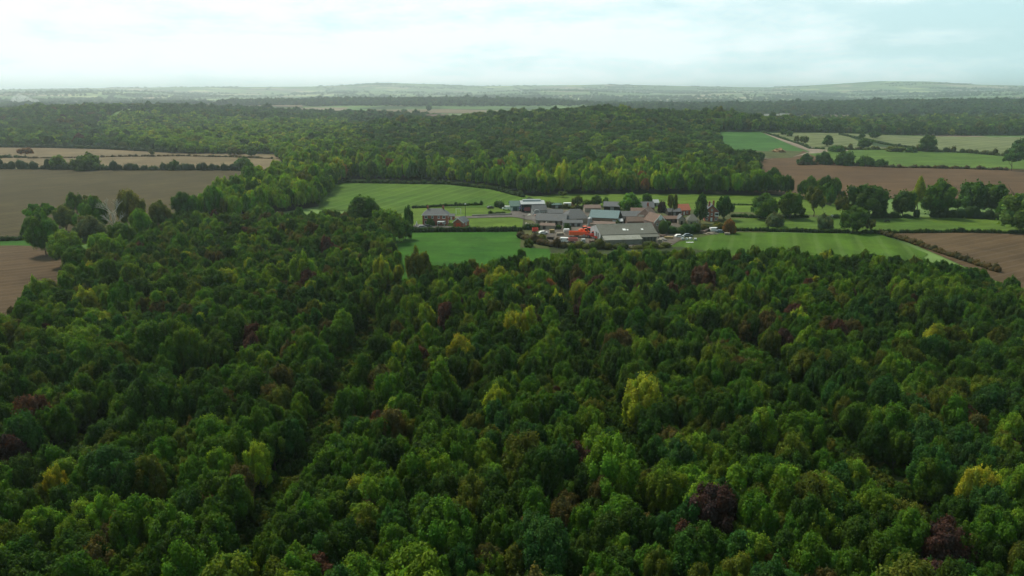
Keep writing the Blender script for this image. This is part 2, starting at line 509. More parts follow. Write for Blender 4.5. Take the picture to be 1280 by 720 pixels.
# ------------------------------------------------------------------ trees
def np_mesh(name, V, Fc, lv, lh, mat):
    me = bpy.data.meshes.new(name)
    nv, nf = len(V), len(Fc)
    k = Fc.shape[1]
    me.vertices.add(nv); me.vertices.foreach_set('co', V.astype(np.float32).ravel())
    me.loops.add(nf * k); me.loops.foreach_set('vertex_index', Fc.astype(np.int32).ravel())
    me.polygons.add(nf); me.polygons.foreach_set('loop_start', np.arange(nf, dtype=np.int32) * k)
    a = me.attributes.new('lv', 'FLOAT', 'FACE'); a.data.foreach_set('value', lv.astype(np.float32))
    a = me.attributes.new('lh', 'FLOAT', 'FACE'); a.data.foreach_set('value', lh.astype(np.float32))
    me.materials.append(mat)
    me.update(calc_edges=True)
    me.validate()
    return me
def unit(v): return v / (np.linalg.norm(v, axis=1, keepdims=True) + 1e-9)
def ico():
    bm = bmesh.new(); bmesh.ops.create_icosphere(bm, subdivisions=2, radius=1.0)
    V = np.array([v.co[:] for v in bm.verts]); Fc = np.array([[v.index for v in f.verts] for f in bm.faces]); bm.free()
    return V, Fc
ICO_V, ICO_F = ico()
def leaf_cards(rg, C, Rl, dirs, n_leaf, leaf, lobe_lv, lobe_lh, hang=0.0, spread=0.42, rad=(0.78, 1.10), weights=None):
    """small leaf sprays spread through the outer shell of the lobes"""
    nl = len(C)
    w = weights if weights is not None else Rl[:, :2].mean(1) ** 2
    w = w / w.sum()
    idx = rg.choice(nl, n_leaf, p=w)
    d = unit(rg.normal(size=(n_leaf, 3)) + dirs[idx] * 0.75 + np.array([0, 0, 0.30]))
    pos = C[idx] + d * Rl[idx] * rg.uniform(rad[0], rad[1], (n_leaf, 1))
    nrm = unit(d + rg.normal(size=(n_leaf, 3)) * spread)
    up = unit(rg.normal(size=(n_leaf, 3)) * 0.5 + np.array([0, 0, 1.0]))
    t1 = unit(np.cross(nrm, up)); t2 = np.cross(nrm, t1)
    s = leaf * rg.uniform(0.6, 1.35, (n_leaf, 1))
    asp = rg.uniform(0.9, 1.7, (n_leaf, 1))
    # diamond shaped sprays
    V = np.stack([pos - t1 * s * 0.5, pos + t2 * s * 0.5 * asp, pos + t1 * s * 0.5, pos - t2 * s * 0.5 * asp], 1).reshape(-1, 3)
    Fc = np.arange(n_leaf * 4).reshape(-1, 4)
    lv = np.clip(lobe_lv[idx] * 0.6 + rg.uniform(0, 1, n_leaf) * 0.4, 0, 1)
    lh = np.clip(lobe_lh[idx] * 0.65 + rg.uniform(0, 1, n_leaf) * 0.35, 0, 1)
    return V, Fc, lv, lh
def crown_mesh(name, seed, Rad=3.9, top=10.0, base=2.6, n_lobes=40, lobe=1.15, n_leaf=6500, leaf=0.34, pointy=0.0, fill=0.70, tall=1.35, core=0.80, drop=0.0):
    rg = np.random.default_rng(seed)
    ga = math.pi * (3 - math.sqrt(5))
    C = []; D = []
    zc = base + (top - base) * 0.45
    hz = top - zc
    lz = zc - base
    lean = rg.normal(size=2) * 0.25
    for i in range(n_lobes):
        t = 1 - 1.75 * (i + 0.5) / n_lobes
        rr = math.sqrt(max(0, 1 - t * t))
        a = ga * i + rg.uniform(-0.5, 0.5)
        d = np.array([rr * math.cos(a), rr * math.sin(a), t])
        k = rg.uniform(0.55, 0.80) if rg.random() < 0.8 else rg.uniform(0.80, 1.0)
        p = d * np.array([Rad, Rad, hz if t > 0 else lz]) * k
        if pointy and t > -0.6:
            q = (t + 0.6) / 1.6
            p[:2] *= (1 - pointy * q)
        p += rg.normal(size=3) * lobe * 0.22
        C.append(p + np.array([lean[0] * t, lean[1] * t, zc])); D.append(d)
    C = np.array(C); D = np.array(D)
    Rl = lobe * rg.uniform(0.72, 1.28, (n_lobes, 1)) * np.array([[1, 1, tall]]) * rg.uniform(0.9, 1.1, (n_lobes, 3))
    if drop:                                        # thin the crown: whole lobes missing
        keep = rg.random(n_lobes) > drop
        C, D, Rl = C[keep], D[keep], Rl[keep]
    nl = len(C)
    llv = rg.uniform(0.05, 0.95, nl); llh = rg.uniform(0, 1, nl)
    V, Fc, lv, lh = leaf_cards(rg, C, Rl, D, n_leaf, leaf, llv, llh)
    # long sprays that stick out of the outline
    ns = n_leaf // 10
    V2, F2, lv2, lh2 = leaf_cards(rg, C, Rl, D, ns, leaf * 1.05, llv, llh, rad=(1.08, 1.35), spread=1.0)
    parts = [(V, Fc, lv, lh), (V2, F2, lv2, lh2)]
    Vs, Fs, Ls, Hs = [], [], [], []
    o = 0
    for a, b, c, d in parts:
        Vs.append(a); Fs.append(b + o); Ls.append(c); Hs.append(d); o += len(a)
    # inner twiggy mass (triangles written as quads with a midpoint)
    for i in range(nl):
        v = ICO_V * (Rl[i] * core) * (1 + rg.normal(size=(len(ICO_V), 1)) * 0.10) + C[i]
        f = ICO_F
        mid = (v[f[:, 0]] + v[f[:, 2]]) / 2
        q = np.column_stack([f[:, 0], f[:, 1], f[:, 2], np.arange(len(f)) + len(v)])
        Vs.append(np.vstack([v, mid])); Fs.append(q + o); o += len(v) + len(mid)
        Ls.append(np.clip(llv[i] * 0.6 + rg.uniform(0, .4, len(f)), 0, 1)); Hs.append(np.full(len(f), llh[i]))
    # a heart to the crown so that it is not hollow
    v = ICO_V * np.array([Rad, Rad, (top - base) / 2]) * (fill - 0.12 * bool(pointy)) + np.array([0, 0, zc]); f = ICO_F
    if pointy: v[:, :2] *= (1 - pointy * np.clip((v[:, 2:3] - base) / (top - base), 0, 1))
    mid = (v[f[:, 0]] + v[f[:, 2]]) / 2
    q = np.column_stack([f[:, 0], f[:, 1], f[:, 2], np.arange(len(f)) + len(v)])
    if not drop:
        Vs.append(np.vstack([v, mid])); Fs.append(q + o); o += len(v) + len(mid)
        Ls.append(np.full(len(f), 0.4)); Hs.append(np.full(len(f), 0.5))
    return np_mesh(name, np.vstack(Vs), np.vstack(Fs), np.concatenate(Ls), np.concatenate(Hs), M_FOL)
def trunk_mesh(name, seed, top=8.0, r=0.20, limbs=5):
    rg = np.random.default_rng(seed)
    mb = MB()
    pts = [(0, 0, -0.3)]
    for k in range(1, 5):
        pts.append((rg.normal() * 0.12 * k, rg.normal() * 0.12 * k, top * 0.8 * k / 4))
    for k in range(4):
        mb.tube(pts[k], pts[k + 1], r * (1 - 0.2 * k), r * (0.8 - 0.2 * k), 8, k == 0)
    for i in range(limbs):
        b = pts[1 + i % 3]
        a = rg.uniform(0, 6.28); l = rg.uniform(1.4, 2.6)
        m = (b[0] + math.cos(a) * l * .5, b[1] + math.sin(a) * l * .5, b[2] + l * .5)
        e = (b[0] + math.cos(a) * l, b[1] + math.sin(a) * l, b[2] + l * 1.2)
        mb.tube(b, m, r * 0.5, r * 0.34, 6); mb.tube(m, e, r * 0.34, r * 0.12, 6)
    me_o = mb.build(name, M_BARK, smooth=True)
    me = me_o.data
    bpy.data.objects.remove(me_o)
    return me

CROWN = {
    'near': [crown_mesh('crown', 100 + i, Rad=3.75 + 0.2 * (i % 3), top=9.6 + 0.5 * (i % 3), n_lobes=46 + 6 * (i % 3), lobe=0.92 + 0.07 * (i % 2), n_leaf=12000, leaf=0.27, tall=1.5 + 0.25 * (i % 3), pointy=[0.1, 0.25, 0, 0.3, 0.15, 0.2, 0.05, 0.3, 0.1][i]) for i in range(9)],
    'slim': [crown_mesh('crown', 140 + i, Rad=3.0, top=11.2, n_lobes=36, lobe=1.0, n_leaf=7500, leaf=0.30, pointy=0.45, tall=1.5) for i in range(2)],
    'mid': [crown_mesh('crown', 200 + i, base=1.2, n_lobes=40, lobe=1.2, n_leaf=2600, leaf=0.52) for i in range(5)],
    'cone': [crown_mesh('crown', 240 + i, Rad=3.4, top=12, base=1.4, n_lobes=46, lobe=1.0, n_leaf=3200, leaf=0.46, pointy=0.68, tall=1.5) for i in range(2)],
    'open': [crown_mesh('crown', 260 + i, Rad=4.2, top=9.5, base=3.0, n_lobes=26, lobe=1.1, n_leaf=2000, leaf=0.42, drop=0.25) for i in range(2)],
    'flat': [crown_mesh('crown', 270, Rad=4.6, top=6.6, base=3.4, n_lobes=30, lobe=0.9, n_leaf=2600, leaf=0.4, tall=0.7, fill=0.5)],
    'bush': [crown_mesh('crown', 280 + i, Rad=3.6, top=5.2, base=-0.4, n_lobes=34, lobe=1.1, n_leaf=2600, leaf=0.44, tall=1.0) for i in range(3)],
    'far': [crown_mesh('crown', 300 + i, n_lobes=22, lobe=1.45, n_leaf=650, leaf=0.95, core=0.9) for i in range(4)],
}
TRUNKS = [trunk_mesh('trunk', 400 + i) for i in range(4)]

TINT = {
    'dark green': (0.026, 0.066, 0.009), 'mid green': (0.044, 0.108, 0.010), 'blue-green': (0.025, 0.076, 0.016),
    'olive green': (0.064, 0.092, 0.012), 'light green': (0.084, 0.162, 0.015), 'yellow-green': (0.160, 0.225, 0.020),
    'brownish green': (0.066, 0.064, 0.020), 'maroon': (0.062, 0.034, 0.026), 'yellow': (0.21, 0.25, 0.022),
    'grey-green': (0.085, 0.120, 0.060), 'dark maroon': (0.040, 0.023, 0.021), 'rust': (0.14, 0.085, 0.030),
}
def jit(c, k=0.16):
    g = rng.uniform(1 - k, 1 + k)
    return tuple(float(v * g * rng.uniform(0.92, 1.08)) for v in c)

def tree_thing(name, x, y, kind, tint, label, cat, group=None, width=1.0, height=1.0, rz=None, var=None, trunk=True):
    o = empty(name, (x, y, float(H(x, y))), rng.uniform(0, 6.28) if rz is None else rz)
    o.scale = (width, width, height)
    tag(o, label, cat, group)
    lib = CROWN[kind]
    c = bpy.data.objects.new('crown', lib[(var if var is not None else int(rng.integers(len(lib)))) % len(lib)])
    c['tint'] = [float(v) for v in tint]
    link(c, o)
    if trunk:
        link(bpy.data.objects.new('trunk', TRUNKS[int(rng.integers(4))]), o)
    return o

# ---- masses of trees nobody could count: points that carry size, turn, colour and kind of crown
PROTO = {}
def proto_node(nt, kind, i):
    """a crown of one of the standing trees is the source of the copies"""
    oi = nt.nodes.new('GeometryNodeObjectInfo')
    oi.transform_space = 'ORIGINAL'
    oi.inputs['Object'].default_value = PROTO[(kind, i)]
    oi.inputs['As Instance'].default_value = False
    g = nt.nodes.new('GeometryNodeGeometryToInstance')
    nt.links.new(oi.outputs['Geometry'], g.inputs[0])
    return g.outputs[0]
def mass(name, label, cat, pts, scl, tints, kinds, trunks=False):
    """pts (n,3), scl (n,3), tints (n,3), kinds: list of (kind, variant)"""
    n = len(pts)
    me = bpy.data.meshes.new(name)
    me.vertices.add(n)
    me.vertices.foreach_set('co', np.asarray(pts, np.float32).ravel())
    def attr(nm, typ, key, arr):
        a = me.attributes.new(nm, typ, 'POINT'); a.data.foreach_set(key, np.asarray(arr).ravel())
    attr('scl', 'FLOAT_VECTOR', 'vector', np.asarray(scl, np.float32))
    rot = np.zeros((n, 3), np.float32); rot[:, 2] = rng.uniform(0, 6.283, n)
    attr('rot', 'FLOAT_VECTOR', 'vector', rot)
    t = np.ones((n, 4), np.float32); t[:, :3] = tints
    attr('tint', 'FLOAT_COLOR', 'color', t)
    attr('pick', 'INT', 'value', rng.integers(0, len(kinds), n).astype(np.int32))
    me.materials.append(M_FOL)
    o = tag(link(bpy.data.objects.new(name, me)), label, cat, kind='stuff')
    ng = bpy.data.node_groups.new(name, 'GeometryNodeTree')
    ng.interface.new_socket(name='Geometry', in_out='INPUT', socket_type='NodeSocketGeometry')
    ng.interface.new_socket(name='Geometry', in_out='OUTPUT', socket_type='NodeSocketGeometry')
    gi = ng.nodes.new('NodeGroupInput'); go = ng.nodes.new('NodeGroupOutput')
    mp_ = ng.nodes.new('GeometryNodeMeshToPoints'); ng.links.new(gi.outputs[0], mp_.inputs['Mesh'])
    ip = ng.nodes.new('GeometryNodeInstanceOnPoints')
    ng.links.new(mp_.outputs[0], ip.inputs['Points'])
    jg = ng.nodes.new('GeometryNodeJoinGeometry')
    for k, i in reversed(kinds):
        ng.links.new(proto_node(ng, k, i), jg.inputs[0])
    ng.links.new(jg.outputs[0], ip.inputs['Instance'])
    ip.inputs['Pick Instance'].default_value = True
    def named(nm, typ):
        a = ng.nodes.new('GeometryNodeInputNamedAttribute'); a.data_type = typ; a.inputs['Name'].default_value = nm
        return a.outputs['Attribute']
    ng.links.new(named('pick', 'INT'), ip.inputs['Instance Index'])
    ng.links.new(named('scl', 'FLOAT_VECTOR'), ip.inputs['Scale'])
    e2r = ng.nodes.new('FunctionNodeEulerToRotation')
    ng.links.new(named('rot', 'FLOAT_VECTOR'), e2r.inputs[0])
    ng.links.new(e2r.outputs[0], ip.inputs['Rotation'])
    if trunks:
        ip2 = ng.nodes.new('GeometryNodeInstanceOnPoints')
        ng.links.new(mp_.outputs[0], ip2.inputs['Points'])
        ng.links.new(proto_node(ng, 'trunk', 0), ip2.inputs['Instance'])
        ng.links.new(named('scl', 'FLOAT_VECTOR'), ip2.inputs['Scale'])
        ng.links.new(e2r.outputs[0], ip2.inputs['Rotation'])
        j2 = ng.nodes.new('GeometryNodeJoinGeometry')
        ng.links.new(ip2.outputs[0], j2.inputs[0]); ng.links.new(ip.outputs[0], j2.inputs[0])
        ng.links.new(j2.outputs[0], go.inputs[0])
    else:
        ng.links.new(ip.outputs[0], go.inputs[0])
    md = o.modifiers.new('scatter', 'NODES'); md.node_group = ng
    return o
def jgrid(pg, s, j=0.36):
    x0, y0 = pg.min(0); x1, y1 = pg.max(0)
    xs = np.arange(x0, x1, s); ys = np.arange(y0, y1, s * 0.87)
    X, Y = np.meshgrid(xs, ys)
    X = X + (np.arange(len(ys)) % 2)[:, None] * s * 0.5
    X = (X + rng.uniform(-j, j, X.shape) * s).ravel(); Y = (Y + rng.uniform(-j, j, Y.shape) * s).ravel()
    k = inside(pg, X, Y)
    return X[k], Y[k]
class Patch:
    """smooth random field"""
    def __init__(s, seed, wl):
        r = np.random.default_rng(seed)
        s.k = [(r.normal(size=2) * 6.28 / (wl * r.uniform(0.7, 1.6)) * 0.7, r.uniform(0, 6.28)) for _ in range(7)]
    def __call__(s, X, Y):
        return sum(np.sin(k[0] * X + k[1] * Y + p) for k, p in s.k) / 3.7
pA, pB, pC = Patch(3, 60), Patch(5, 32), Patch(9, 300)
def pick_tints(X, Y, w_fn):
    names = []
    for x, y in zip(X, Y):
        w = w_fn(x, y)
        ks = list(w); p = np.array([max(0.0, w[k]) for k in ks]); p /= p.sum()
        names.append(ks[int(rng.choice(len(ks), p=p))])
    return names

# ---- the foreground wood
fg = poly([(-160, 455, 9), (-40, 402, 9), (0, 386, 9), (52, 354, 9), (92, 334, 9), (140, 306, 9), (186, 280, 9), (228, 264, 9), (300, 264, 9), (380, 262, 9), (440, 264, 9), (478, 276, 9), (497, 300, 9), (503, 328, 9), (560, 327, 9),
           (650, 320, 9), (690, 314, 9), (740, 310, 9), (780, 309, 9), (850, 309, 9), (960, 311, 9), (1090, 313, 9), (1150, 319, 9), (1210, 331, 9), (1290, 353, 9), (1480, 410, 9)])
fg = np.vstack([fg, [[170, 60], [70, 30], [-70, 30], [-170, 60]]])
sheet('woodland_floor', None, FLOOR, world_pts=fg, lift=0.08)
sheet('glade', [(1060, 560, 2), (1100, 545, 2), (1150, 590, 2), (1150, 620, 2), (1100, 620, 2), (1065, 590, 2)], CLEAR, lift=0.5)
LANES = [([(497, 338), (470, 380), (440, 430), (418, 480), (400, 540), (340, 585), (305, 650)], 3.9),
         ([(705, 345), (716, 390), (742, 440), (768, 500), (790, 560), (805, 625)], 3.4),
         ([(905, 400), (960, 430), (1020, 490), (1065, 560), (1130, 600), (1195, 650)], 3.7),
         ([(-20, 590), (60, 555), (130, 510), (210, 460), (330, 425)], 3.7)]
X, Y = jgrid(fg, 3.95, 0.42)
keep = np.ones(len(X), bool)
for ln, hw in LANES:
    wl = np.array([G(a, b, 7.0) for a, b in ln])
    keep &= dist_line(wl, X, Y) > hw
gl = np.array(G(1095, 590, 3.0))
keep &= (((X - gl[0]) / 7.5) ** 2 + ((Y - gl[1]) / 6) ** 2) > 1
X, Y = X[keep], Y[keep]
def w_fg(x, y):
    a, b = float(pA(x, y)), float(pB(x, y))
    px, py = P(x, y, 9)
    up = max(0.0, min(1.0, (470 - py) / 130))              # the brighter middle distance
    mid = math.exp(-((px - 660) / 260) ** 2)
    c = float(pC(x, y))
    return {'dark green': 0.26 + 0.5 * max(0, -a), 'mid green': 0.40, 'blue-green': 0.10 + 0.10 * max(0, b),
            'olive green': 0.10 + 0.16 * max(0, b), 'light green': 0.08 + 0.12 * max(0, a) + 0.26 * up * (0.4 + mid) + 0.06 * max(0, a), 'yellow-green': 0.006 + 0.085 * up * mid,
            'brownish green': 0.03 + 0.08 * max(0, -b), 'maroon': 0.006 + 0.035 * up * (0.3 + mid)}
names = pick_tints(X, Y, w_fg)
PX, PY = P(X, Y, 9.0)
# trees one notices in the photograph: picture spot of the crown, colour, how it is called
MARK = [(63, 587, 'yellow', 'the small bright yellow tree', 0.62), (37, 500, 'maroon', 'the maroon-brown tree at the left edge', 1.0), (728, 545, 'dark maroon', 'the large dark maroon tree', 1.15),
        (458, 506, 'maroon', 'the maroon tree left of the middle', 0.95), (1228, 600, 'yellow', 'the yellow tree near the right edge', 0.7), (1178, 655, 'dark maroon', 'the dark maroon tree near the glade', 1.0),
        (885, 640, 'dark maroon', 'the dark maroon tree at lower right', 1.0), (150, 630, 'brownish green', 'the brown-tinged tree at lower left', 1.1), (1210, 503, 'maroon', 'the maroon tree high on the right', 0.95),
        (1268, 536, 'maroon', 'the maroon tree at the right edge', 0.9), (690, 470, 'maroon', 'the small maroon tree above the middle', 0.75), (455, 575, 'yellow-green', 'the yellow-green tree left of the middle', 1.0),
        (15, 545, 'dark maroon', 'the blackish maroon tree at the left edge', 1.1), (740, 690, 'brownish green', 'the brown-tinged tree at the bottom', 1.0), (1225, 680, 'grey-green', 'the pale grey-green tree at lower right', 1.0),
        (550, 700, 'light green', 'the light green tree at the bottom', 1.1), (785, 500, 'yellow-green', 'the yellow-green tree right of the middle', 0.9), (1060, 500, 'olive green', 'the olive tree behind the glade', 1.1),
        (300, 680, 'yellow-green', 'the yellow-green tree at lower left', 0.9), (980, 690, 'brownish green', 'the brown-tinged tree at lower right', 0.9), (330, 560, 'yellow-green', 'the bright tree left of the middle', 0.8),
        # farther up
        (698, 362, 'yellow', None, 0.8), (575, 425, 'yellow', None, 0.8), (720, 368, 'yellow-green', None, 1.0), (715, 365, 'yellow-green', None, 1.0), (600, 365, 'maroon', None, 1), (570, 370, 'dark maroon', None, 1),
        (545, 345, 'dark maroon', None, 1), (510, 375, 'maroon', None, 1), (875, 345, 'maroon', None, 1), (715, 365, 'dark maroon', None, 1), (1065, 355, 'dark maroon', None, 1.2), (1055, 398, 'maroon', None, 1), (985, 400, 'dark maroon', None, 1.1),
        (1135, 350, 'yellow', None, 0.8), (1215, 435, 'yellow-green', None, 1), (1010, 350, 'maroon', None, 1), (190, 262, 'maroon', None, 1), (270, 275, 'maroon', None, 1), (300, 280, 'yellow-green', None, 1), (100, 322, 'yellow', None, .8),
        (280, 320, 'light green', None, 1.2), (340, 355, 'light green', None, 1.1), (130, 385, 'yellow-green', None, 1), (600, 330, 'rust', None, 1), (690, 345, 'rust', None, 1), (510, 355, 'yellow-green', None, 1.1), (660, 395, 'yellow', None, .8),
        (820, 348, 'olive green', None, 1.1), (800, 330, 'brownish green', None, 1), (350, 262, 'rust', None, 1), (675, 320, 'maroon', None, 1), (60, 395, 'dark maroon', None, .9), (375, 385, 'brownish green', None, 1)]
n = len(X)
S = np.clip(rng.normal(0.60, 0.095, n), 0.42, 0.92); SH = S * rng.uniform(1.12, 1.42, n)
S *= 1.02 + 0.08 * pA(X, Y); 
big = rng.random(n) < 0.10
S[big] *= 1.22; SH[big] *= 1.08
marks = {}
for mx, my, t, phrase, s in MARK:
    i = int(np.argmin(np.hypot(PX - mx, PY - my) + 1e6 * np.isin(np.arange(n), list(marks))))
    names[i] = t; S[i] *= min(s, 1.05) * 1.1; SH[i] *= 1.0
    marks[i] = phrase
D = np.hypot(np.hypot(X, Y), CAM_H - 9)
vis = (PX > -10) & (PX < 1290) & (PY > 0) & (PY < 745)
score = D + 1e5 * (~vis)
order = np.argsort(score)
solo = list(order[:298])
for i, ph in marks.items():
    if ph and i not in solo: solo[-1 - len([1 for k in marks if k in solo and k > 10 ** 9])] = i
soloset = set(int(i) for i in solo)
lm = [(int(i), ph) for i, ph in marks.items() if ph and int(i) in soloset]
def ordinal(k):
    return ['', 'nearest', 'second nearest', 'third nearest', 'fourth nearest', 'fifth nearest', 'sixth nearest', 'seventh nearest', 'eighth nearest', 'ninth nearest', 'tenth nearest'][k] if k <= 10 else '%dth nearest' % k
fam = {}
for i in soloset:
    if marks.get(i): continue
    ds = [math.hypot(PX[i] - PX[j], (PY[i] - PY[j])) for j, _ in lm]
    j = int(np.argmin(ds)); jj = lm[j][0]
    dx, dy = PX[i] - PX[jj], PY[i] - PY[jj]
    sec = ('right of' if dx > 0 else 'left of') if abs(dx) > abs(dy) else ('behind' if dy < 0 else 'in front of')
    fam.setdefault((lm[j][1], sec), []).append((ds[j], i))
LABEL = {}
for (ph, sec), lst in fam.items():
    for k, (d, i) in enumerate(sorted(lst), 1):
        LABEL[i] = '%s tree, %s %s %s' % (names[i], ordinal(k), sec, ph)
for i, ph in lm:
    LABEL[i] = ph[4:] + ', standing in the foreground wood'
for k, i in enumerate(sorted(soloset)):
    kind, var = ('near', k % 9) if rng.random() < 0.96 else ('slim', k % 2)
    tr = tree_thing('broadleaf_tree', float(X[i]), float(Y[i]), kind, sc(jit(TINT[names[i]]), 1.18), LABEL[i], 'tree', 'trees of the foreground wood', float(S[i]), float(SH[i]), var=var)
    PROTO.setdefault((kind, var), tr.children[0])
    PROTO.setdefault(('trunk', 0), tr.children[1])
NEARKINDS = [('near', i) for i in range(9)] + [('slim', 0)]
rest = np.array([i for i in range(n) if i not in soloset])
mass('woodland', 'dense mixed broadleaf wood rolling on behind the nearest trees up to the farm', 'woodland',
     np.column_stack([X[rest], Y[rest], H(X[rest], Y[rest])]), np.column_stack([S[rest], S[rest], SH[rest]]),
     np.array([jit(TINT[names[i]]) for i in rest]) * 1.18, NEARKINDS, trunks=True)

# low undergrowth in the gaps and rides
shrub = tree_thing('shrub', *G(1092, 585, 2), 'bush', jit(TINT['olive green']), 'low olive bush alone in the small glade at lower right', 'shrub', None, .42, .36, var=0, trunk=False)
PROTO[('bush', 0)] = shrub.children[0]
ux, uy = jgrid(fg, 4.4, 0.45)
qx, qy = jgrid(fg, 1.9, 0.45)
qk = np.zeros(len(qx), bool)
for ln, hw in LANES:
    qk |= dist_line(np.array([G(a, b, 7.0) for a, b in ln]), qx, qy) < hw + 1.5
qk |= (((qx - gl[0]) / 9) ** 2 + ((qy - gl[1]) / 7) ** 2 < 1) & (rng.random(len(qx)) < 0.45)
ux = np.concatenate([ux, qx[qk]]); uy = np.concatenate([uy, qy[qk]])
us = rng.uniform(0.22, 0.46, len(ux))
mass('undergrowth', 'low scrub growing between the trees of the foreground wood', 'undergrowth', np.column_stack([ux, uy, H(ux, uy)]), np.column_stack([us, us, us * rng.uniform(.7, 1.3, len(us))]),
     np.array([jit(TINT[['dark green', 'mid green', 'olive green', 'dark green'][int(rng.integers(4))]], .2) for _ in us]), [('bush', 0)])

# ---- single trees of the fields and the farm: base px, base py, top py, crown width px, kind, colour, label
def place_tree(px, py, top, w, kind, tint, label, cat='tree', group=None, name=None, z=0.0):
    x, y = G(px, py)
    d = math.hypot(math.hypot(x, y), CAM_H)
    h = (py - top) * d / F * 1.0
    wid = w * d / F
    nom_h = {'mid': 10.3, 'near': 10.6, 'cone': 12.4, 'open': 10.2, 'flat': 7.0, 'bush': 5.8, 'far': 10.8, 'slim': 11.6}[kind]
    nom_w = {'mid': 9.6, 'near': 9.3, 'cone': 7.4, 'open': 10.2, 'flat': 10.2, 'bush': 9.0, 'far': 10.4, 'slim': 6.6}[kind]
    t = tree_thing(name or ('shrub' if kind == 'bush' else 'broadleaf_tree'), x, y, kind, sc(jit(TINT[tint] if isinstance(tint, str) else tint, 0.05), 1.6 if tint == 'dark green' else 1.25), label, cat, group, 0.93 * wid / nom_w, 0.93 * h / nom_h)
    c = t.children[0]
    for kk, lib in CROWN.items():
        for vi, me in enumerate(lib):
            if me is c.data: PROTO.setdefault((kk, vi), c)
    return t
T = place_tree
T(787, 268, 241, 32, 'mid', (0.055, 0.155, 0.022), 'bright green round tree among the barns behind the teal roof')
T(808, 258, 241, 17, 'mid', 'dark green', 'small dark green tree right of the bright green farm tree')
T(827, 266, 250, 13, 'bush', 'dark maroon', 'small purple-leaved tree beside the white shed roof', name='broadleaf_tree')
T(839, 271, 240, 18, 'open', 'olive green', 'tall thin olive tree between the purple tree and orange roof')
T(875, 280, 239, 20, 'cone', 'dark green', 'tall pointed dark green tree left of the brick house')
T(905, 275, 243, 22, 'mid', 'dark green', 'dense dark green tree right of the brick house')
T(911, 292, 272, 20, 'bush', 'rust', 'reddish brown rounded bush beside the scrap heap')
T(722, 262, 243, 18, 'open', 'olive green', 'sparse olive tree behind the long grey shed', )
T(745, 258, 243, 18, 'mid', 'mid green', 'mid green tree left of the teal roofed barn')
T(757, 257, 246, 10, 'bush', 'light green', 'small light green bush left of the teal roofed barn')
T(733, 256, 249, 14, 'bush', 'light green', 'light green bush behind the farm near the long wood')
T(704, 247, 238, 16, 'open', 'olive green', 'thin olive tree at the foot of the long wood')
for px, py, top, w, lb in ((698, 287, 280, 10, 'small dark bush at the foot of the long grey barn'), (738, 275, 267, 9, 'small dark bush left of the teal roof'), (781, 271, 262, 12, 'dark bush behind the grey double shed'),
                           (817, 275, 268, 9, 'dark bush between the pink house and the stable'), (832, 284, 275, 14, 'dark bush in front of the stable'), (862, 291, 281, 16, 'dark rounded bush right of the pink houses'),
                           (700, 270, 264, 10, 'green bush right of the arched shed'), (686, 259, 251, 12, 'olive bush right of the open barn'), (896, 284, 277, 12, 'bush in front of the brick house'), (676, 303, 292, 20, 'thick olive bush at the corner of the pasture'),
                           (661, 309, 298, 16, 'olive bush where the pasture meets the wood')):
    T(px, py, top, w, 'bush', 'dark green' if 'dark' in lb else 'olive green', lb)
T(709, 288, 278, 12, 'bush', 'dark green', 'dark bush in front of the low grey barns')
T(772, 285, 275, 12, 'bush', 'olive green', 'olive bush between the teal roofed barn and large barn', )
T(538, 283, 272, 14, 'bush', 'dark green', 'round dark bush in front of the brick farmhouse')
T(511, 284, 257, 16, 'bush', 'mid green', 'mid green bush left of the brick farmhouse')
T(457, 283, 243, 46, 'mid', 'dark green', 'big dark round tree between wood and meadow')
T(487, 303, 258, 42, 'mid', 'light green', 'big light green tree at the corner of the pasture')
T(507, 300, 272, 22, 'mid', 'mid green', 'mid green tree at the left end of the garden hedge')
T(955, 274, 243, 38, 'mid', 'mid green', 'leftmost of the big trees in the row right of the farm')
T(987, 274, 240, 34, 'mid', 'mid green', 'second big tree of the row right of the farm')
T(1017, 271, 234, 33, 'open', 'olive green', 'loose olive tree, third of the row right of the farm')
T(968, 283, 265, 26, 'bush', 'grey-green', 'small pale rounded tree in front of the tree row', name='broadleaf_tree')
T(1030, 286, 268, 22, 'bush', 'grey-green', 'small pale tree in the paddock beside the white goat')
T(1052, 271, 246, 26, 'open', 'olive green', 'grey olive tree left of the largest hedgerow oak')
T(1083, 272, 232, 48, 'mid', 'dark green', 'largest dark hedgerow oak behind the paddock')
T(1066, 291, 260, 36, 'mid', 'dark green', 'dark tree on the paddock hedge in front of the largest oak')
T(1087, 292, 274, 16, 'open', 'olive green', 'thin small olive tree on the paddock hedge')
T(1128, 271, 240, 30, 'mid', 'dark green', 'dark round tree between largest oak and brown field')
T(1146, 266, 224, 14, 'slim', 'yellow-green', 'slim yellowish tree against the brown field')
T(1169, 272, 230, 40, 'mid', 'dark green', 'broad dark tree right of the slim yellowish tree')
T(1212, 268, 231, 34, 'mid', 'dark green', 'dark tree in the clump at the right, its left member')
T(1238, 269, 234, 32, 'mid', 'dark green', 'dark tree in the clump at the right, its right member')
T(1262, 274, 246, 34, 'bush', 'mid green', 'low mid green tree at the end of the right clump', name='broadleaf_tree')
T(1276, 291, 250, 50, 'mid', (0.075, 0.15, 0.03), 'bright green tree at the right edge of the photo')
T(1050, 250, 238, 14, 'open', 'olive green', 'sparse olive sapling at the edge of the red soil field')
T(1158, 190, 171, 20, 'mid', 'dark green', 'solitary round dark oak on the far hedge')
T(1264, 214, 193, 22, 'flat', 'dark green', 'flat-topped dark tree at the corner of the pale pasture')
T(1278, 198, 177, 30, 'mid', 'dark green', 'dark tree at the right edge above the pale pasture')
T(1080, 186, 174, 20, 'mid', 'dark green', 'round dark tree on the hedge left of the solitary oak')
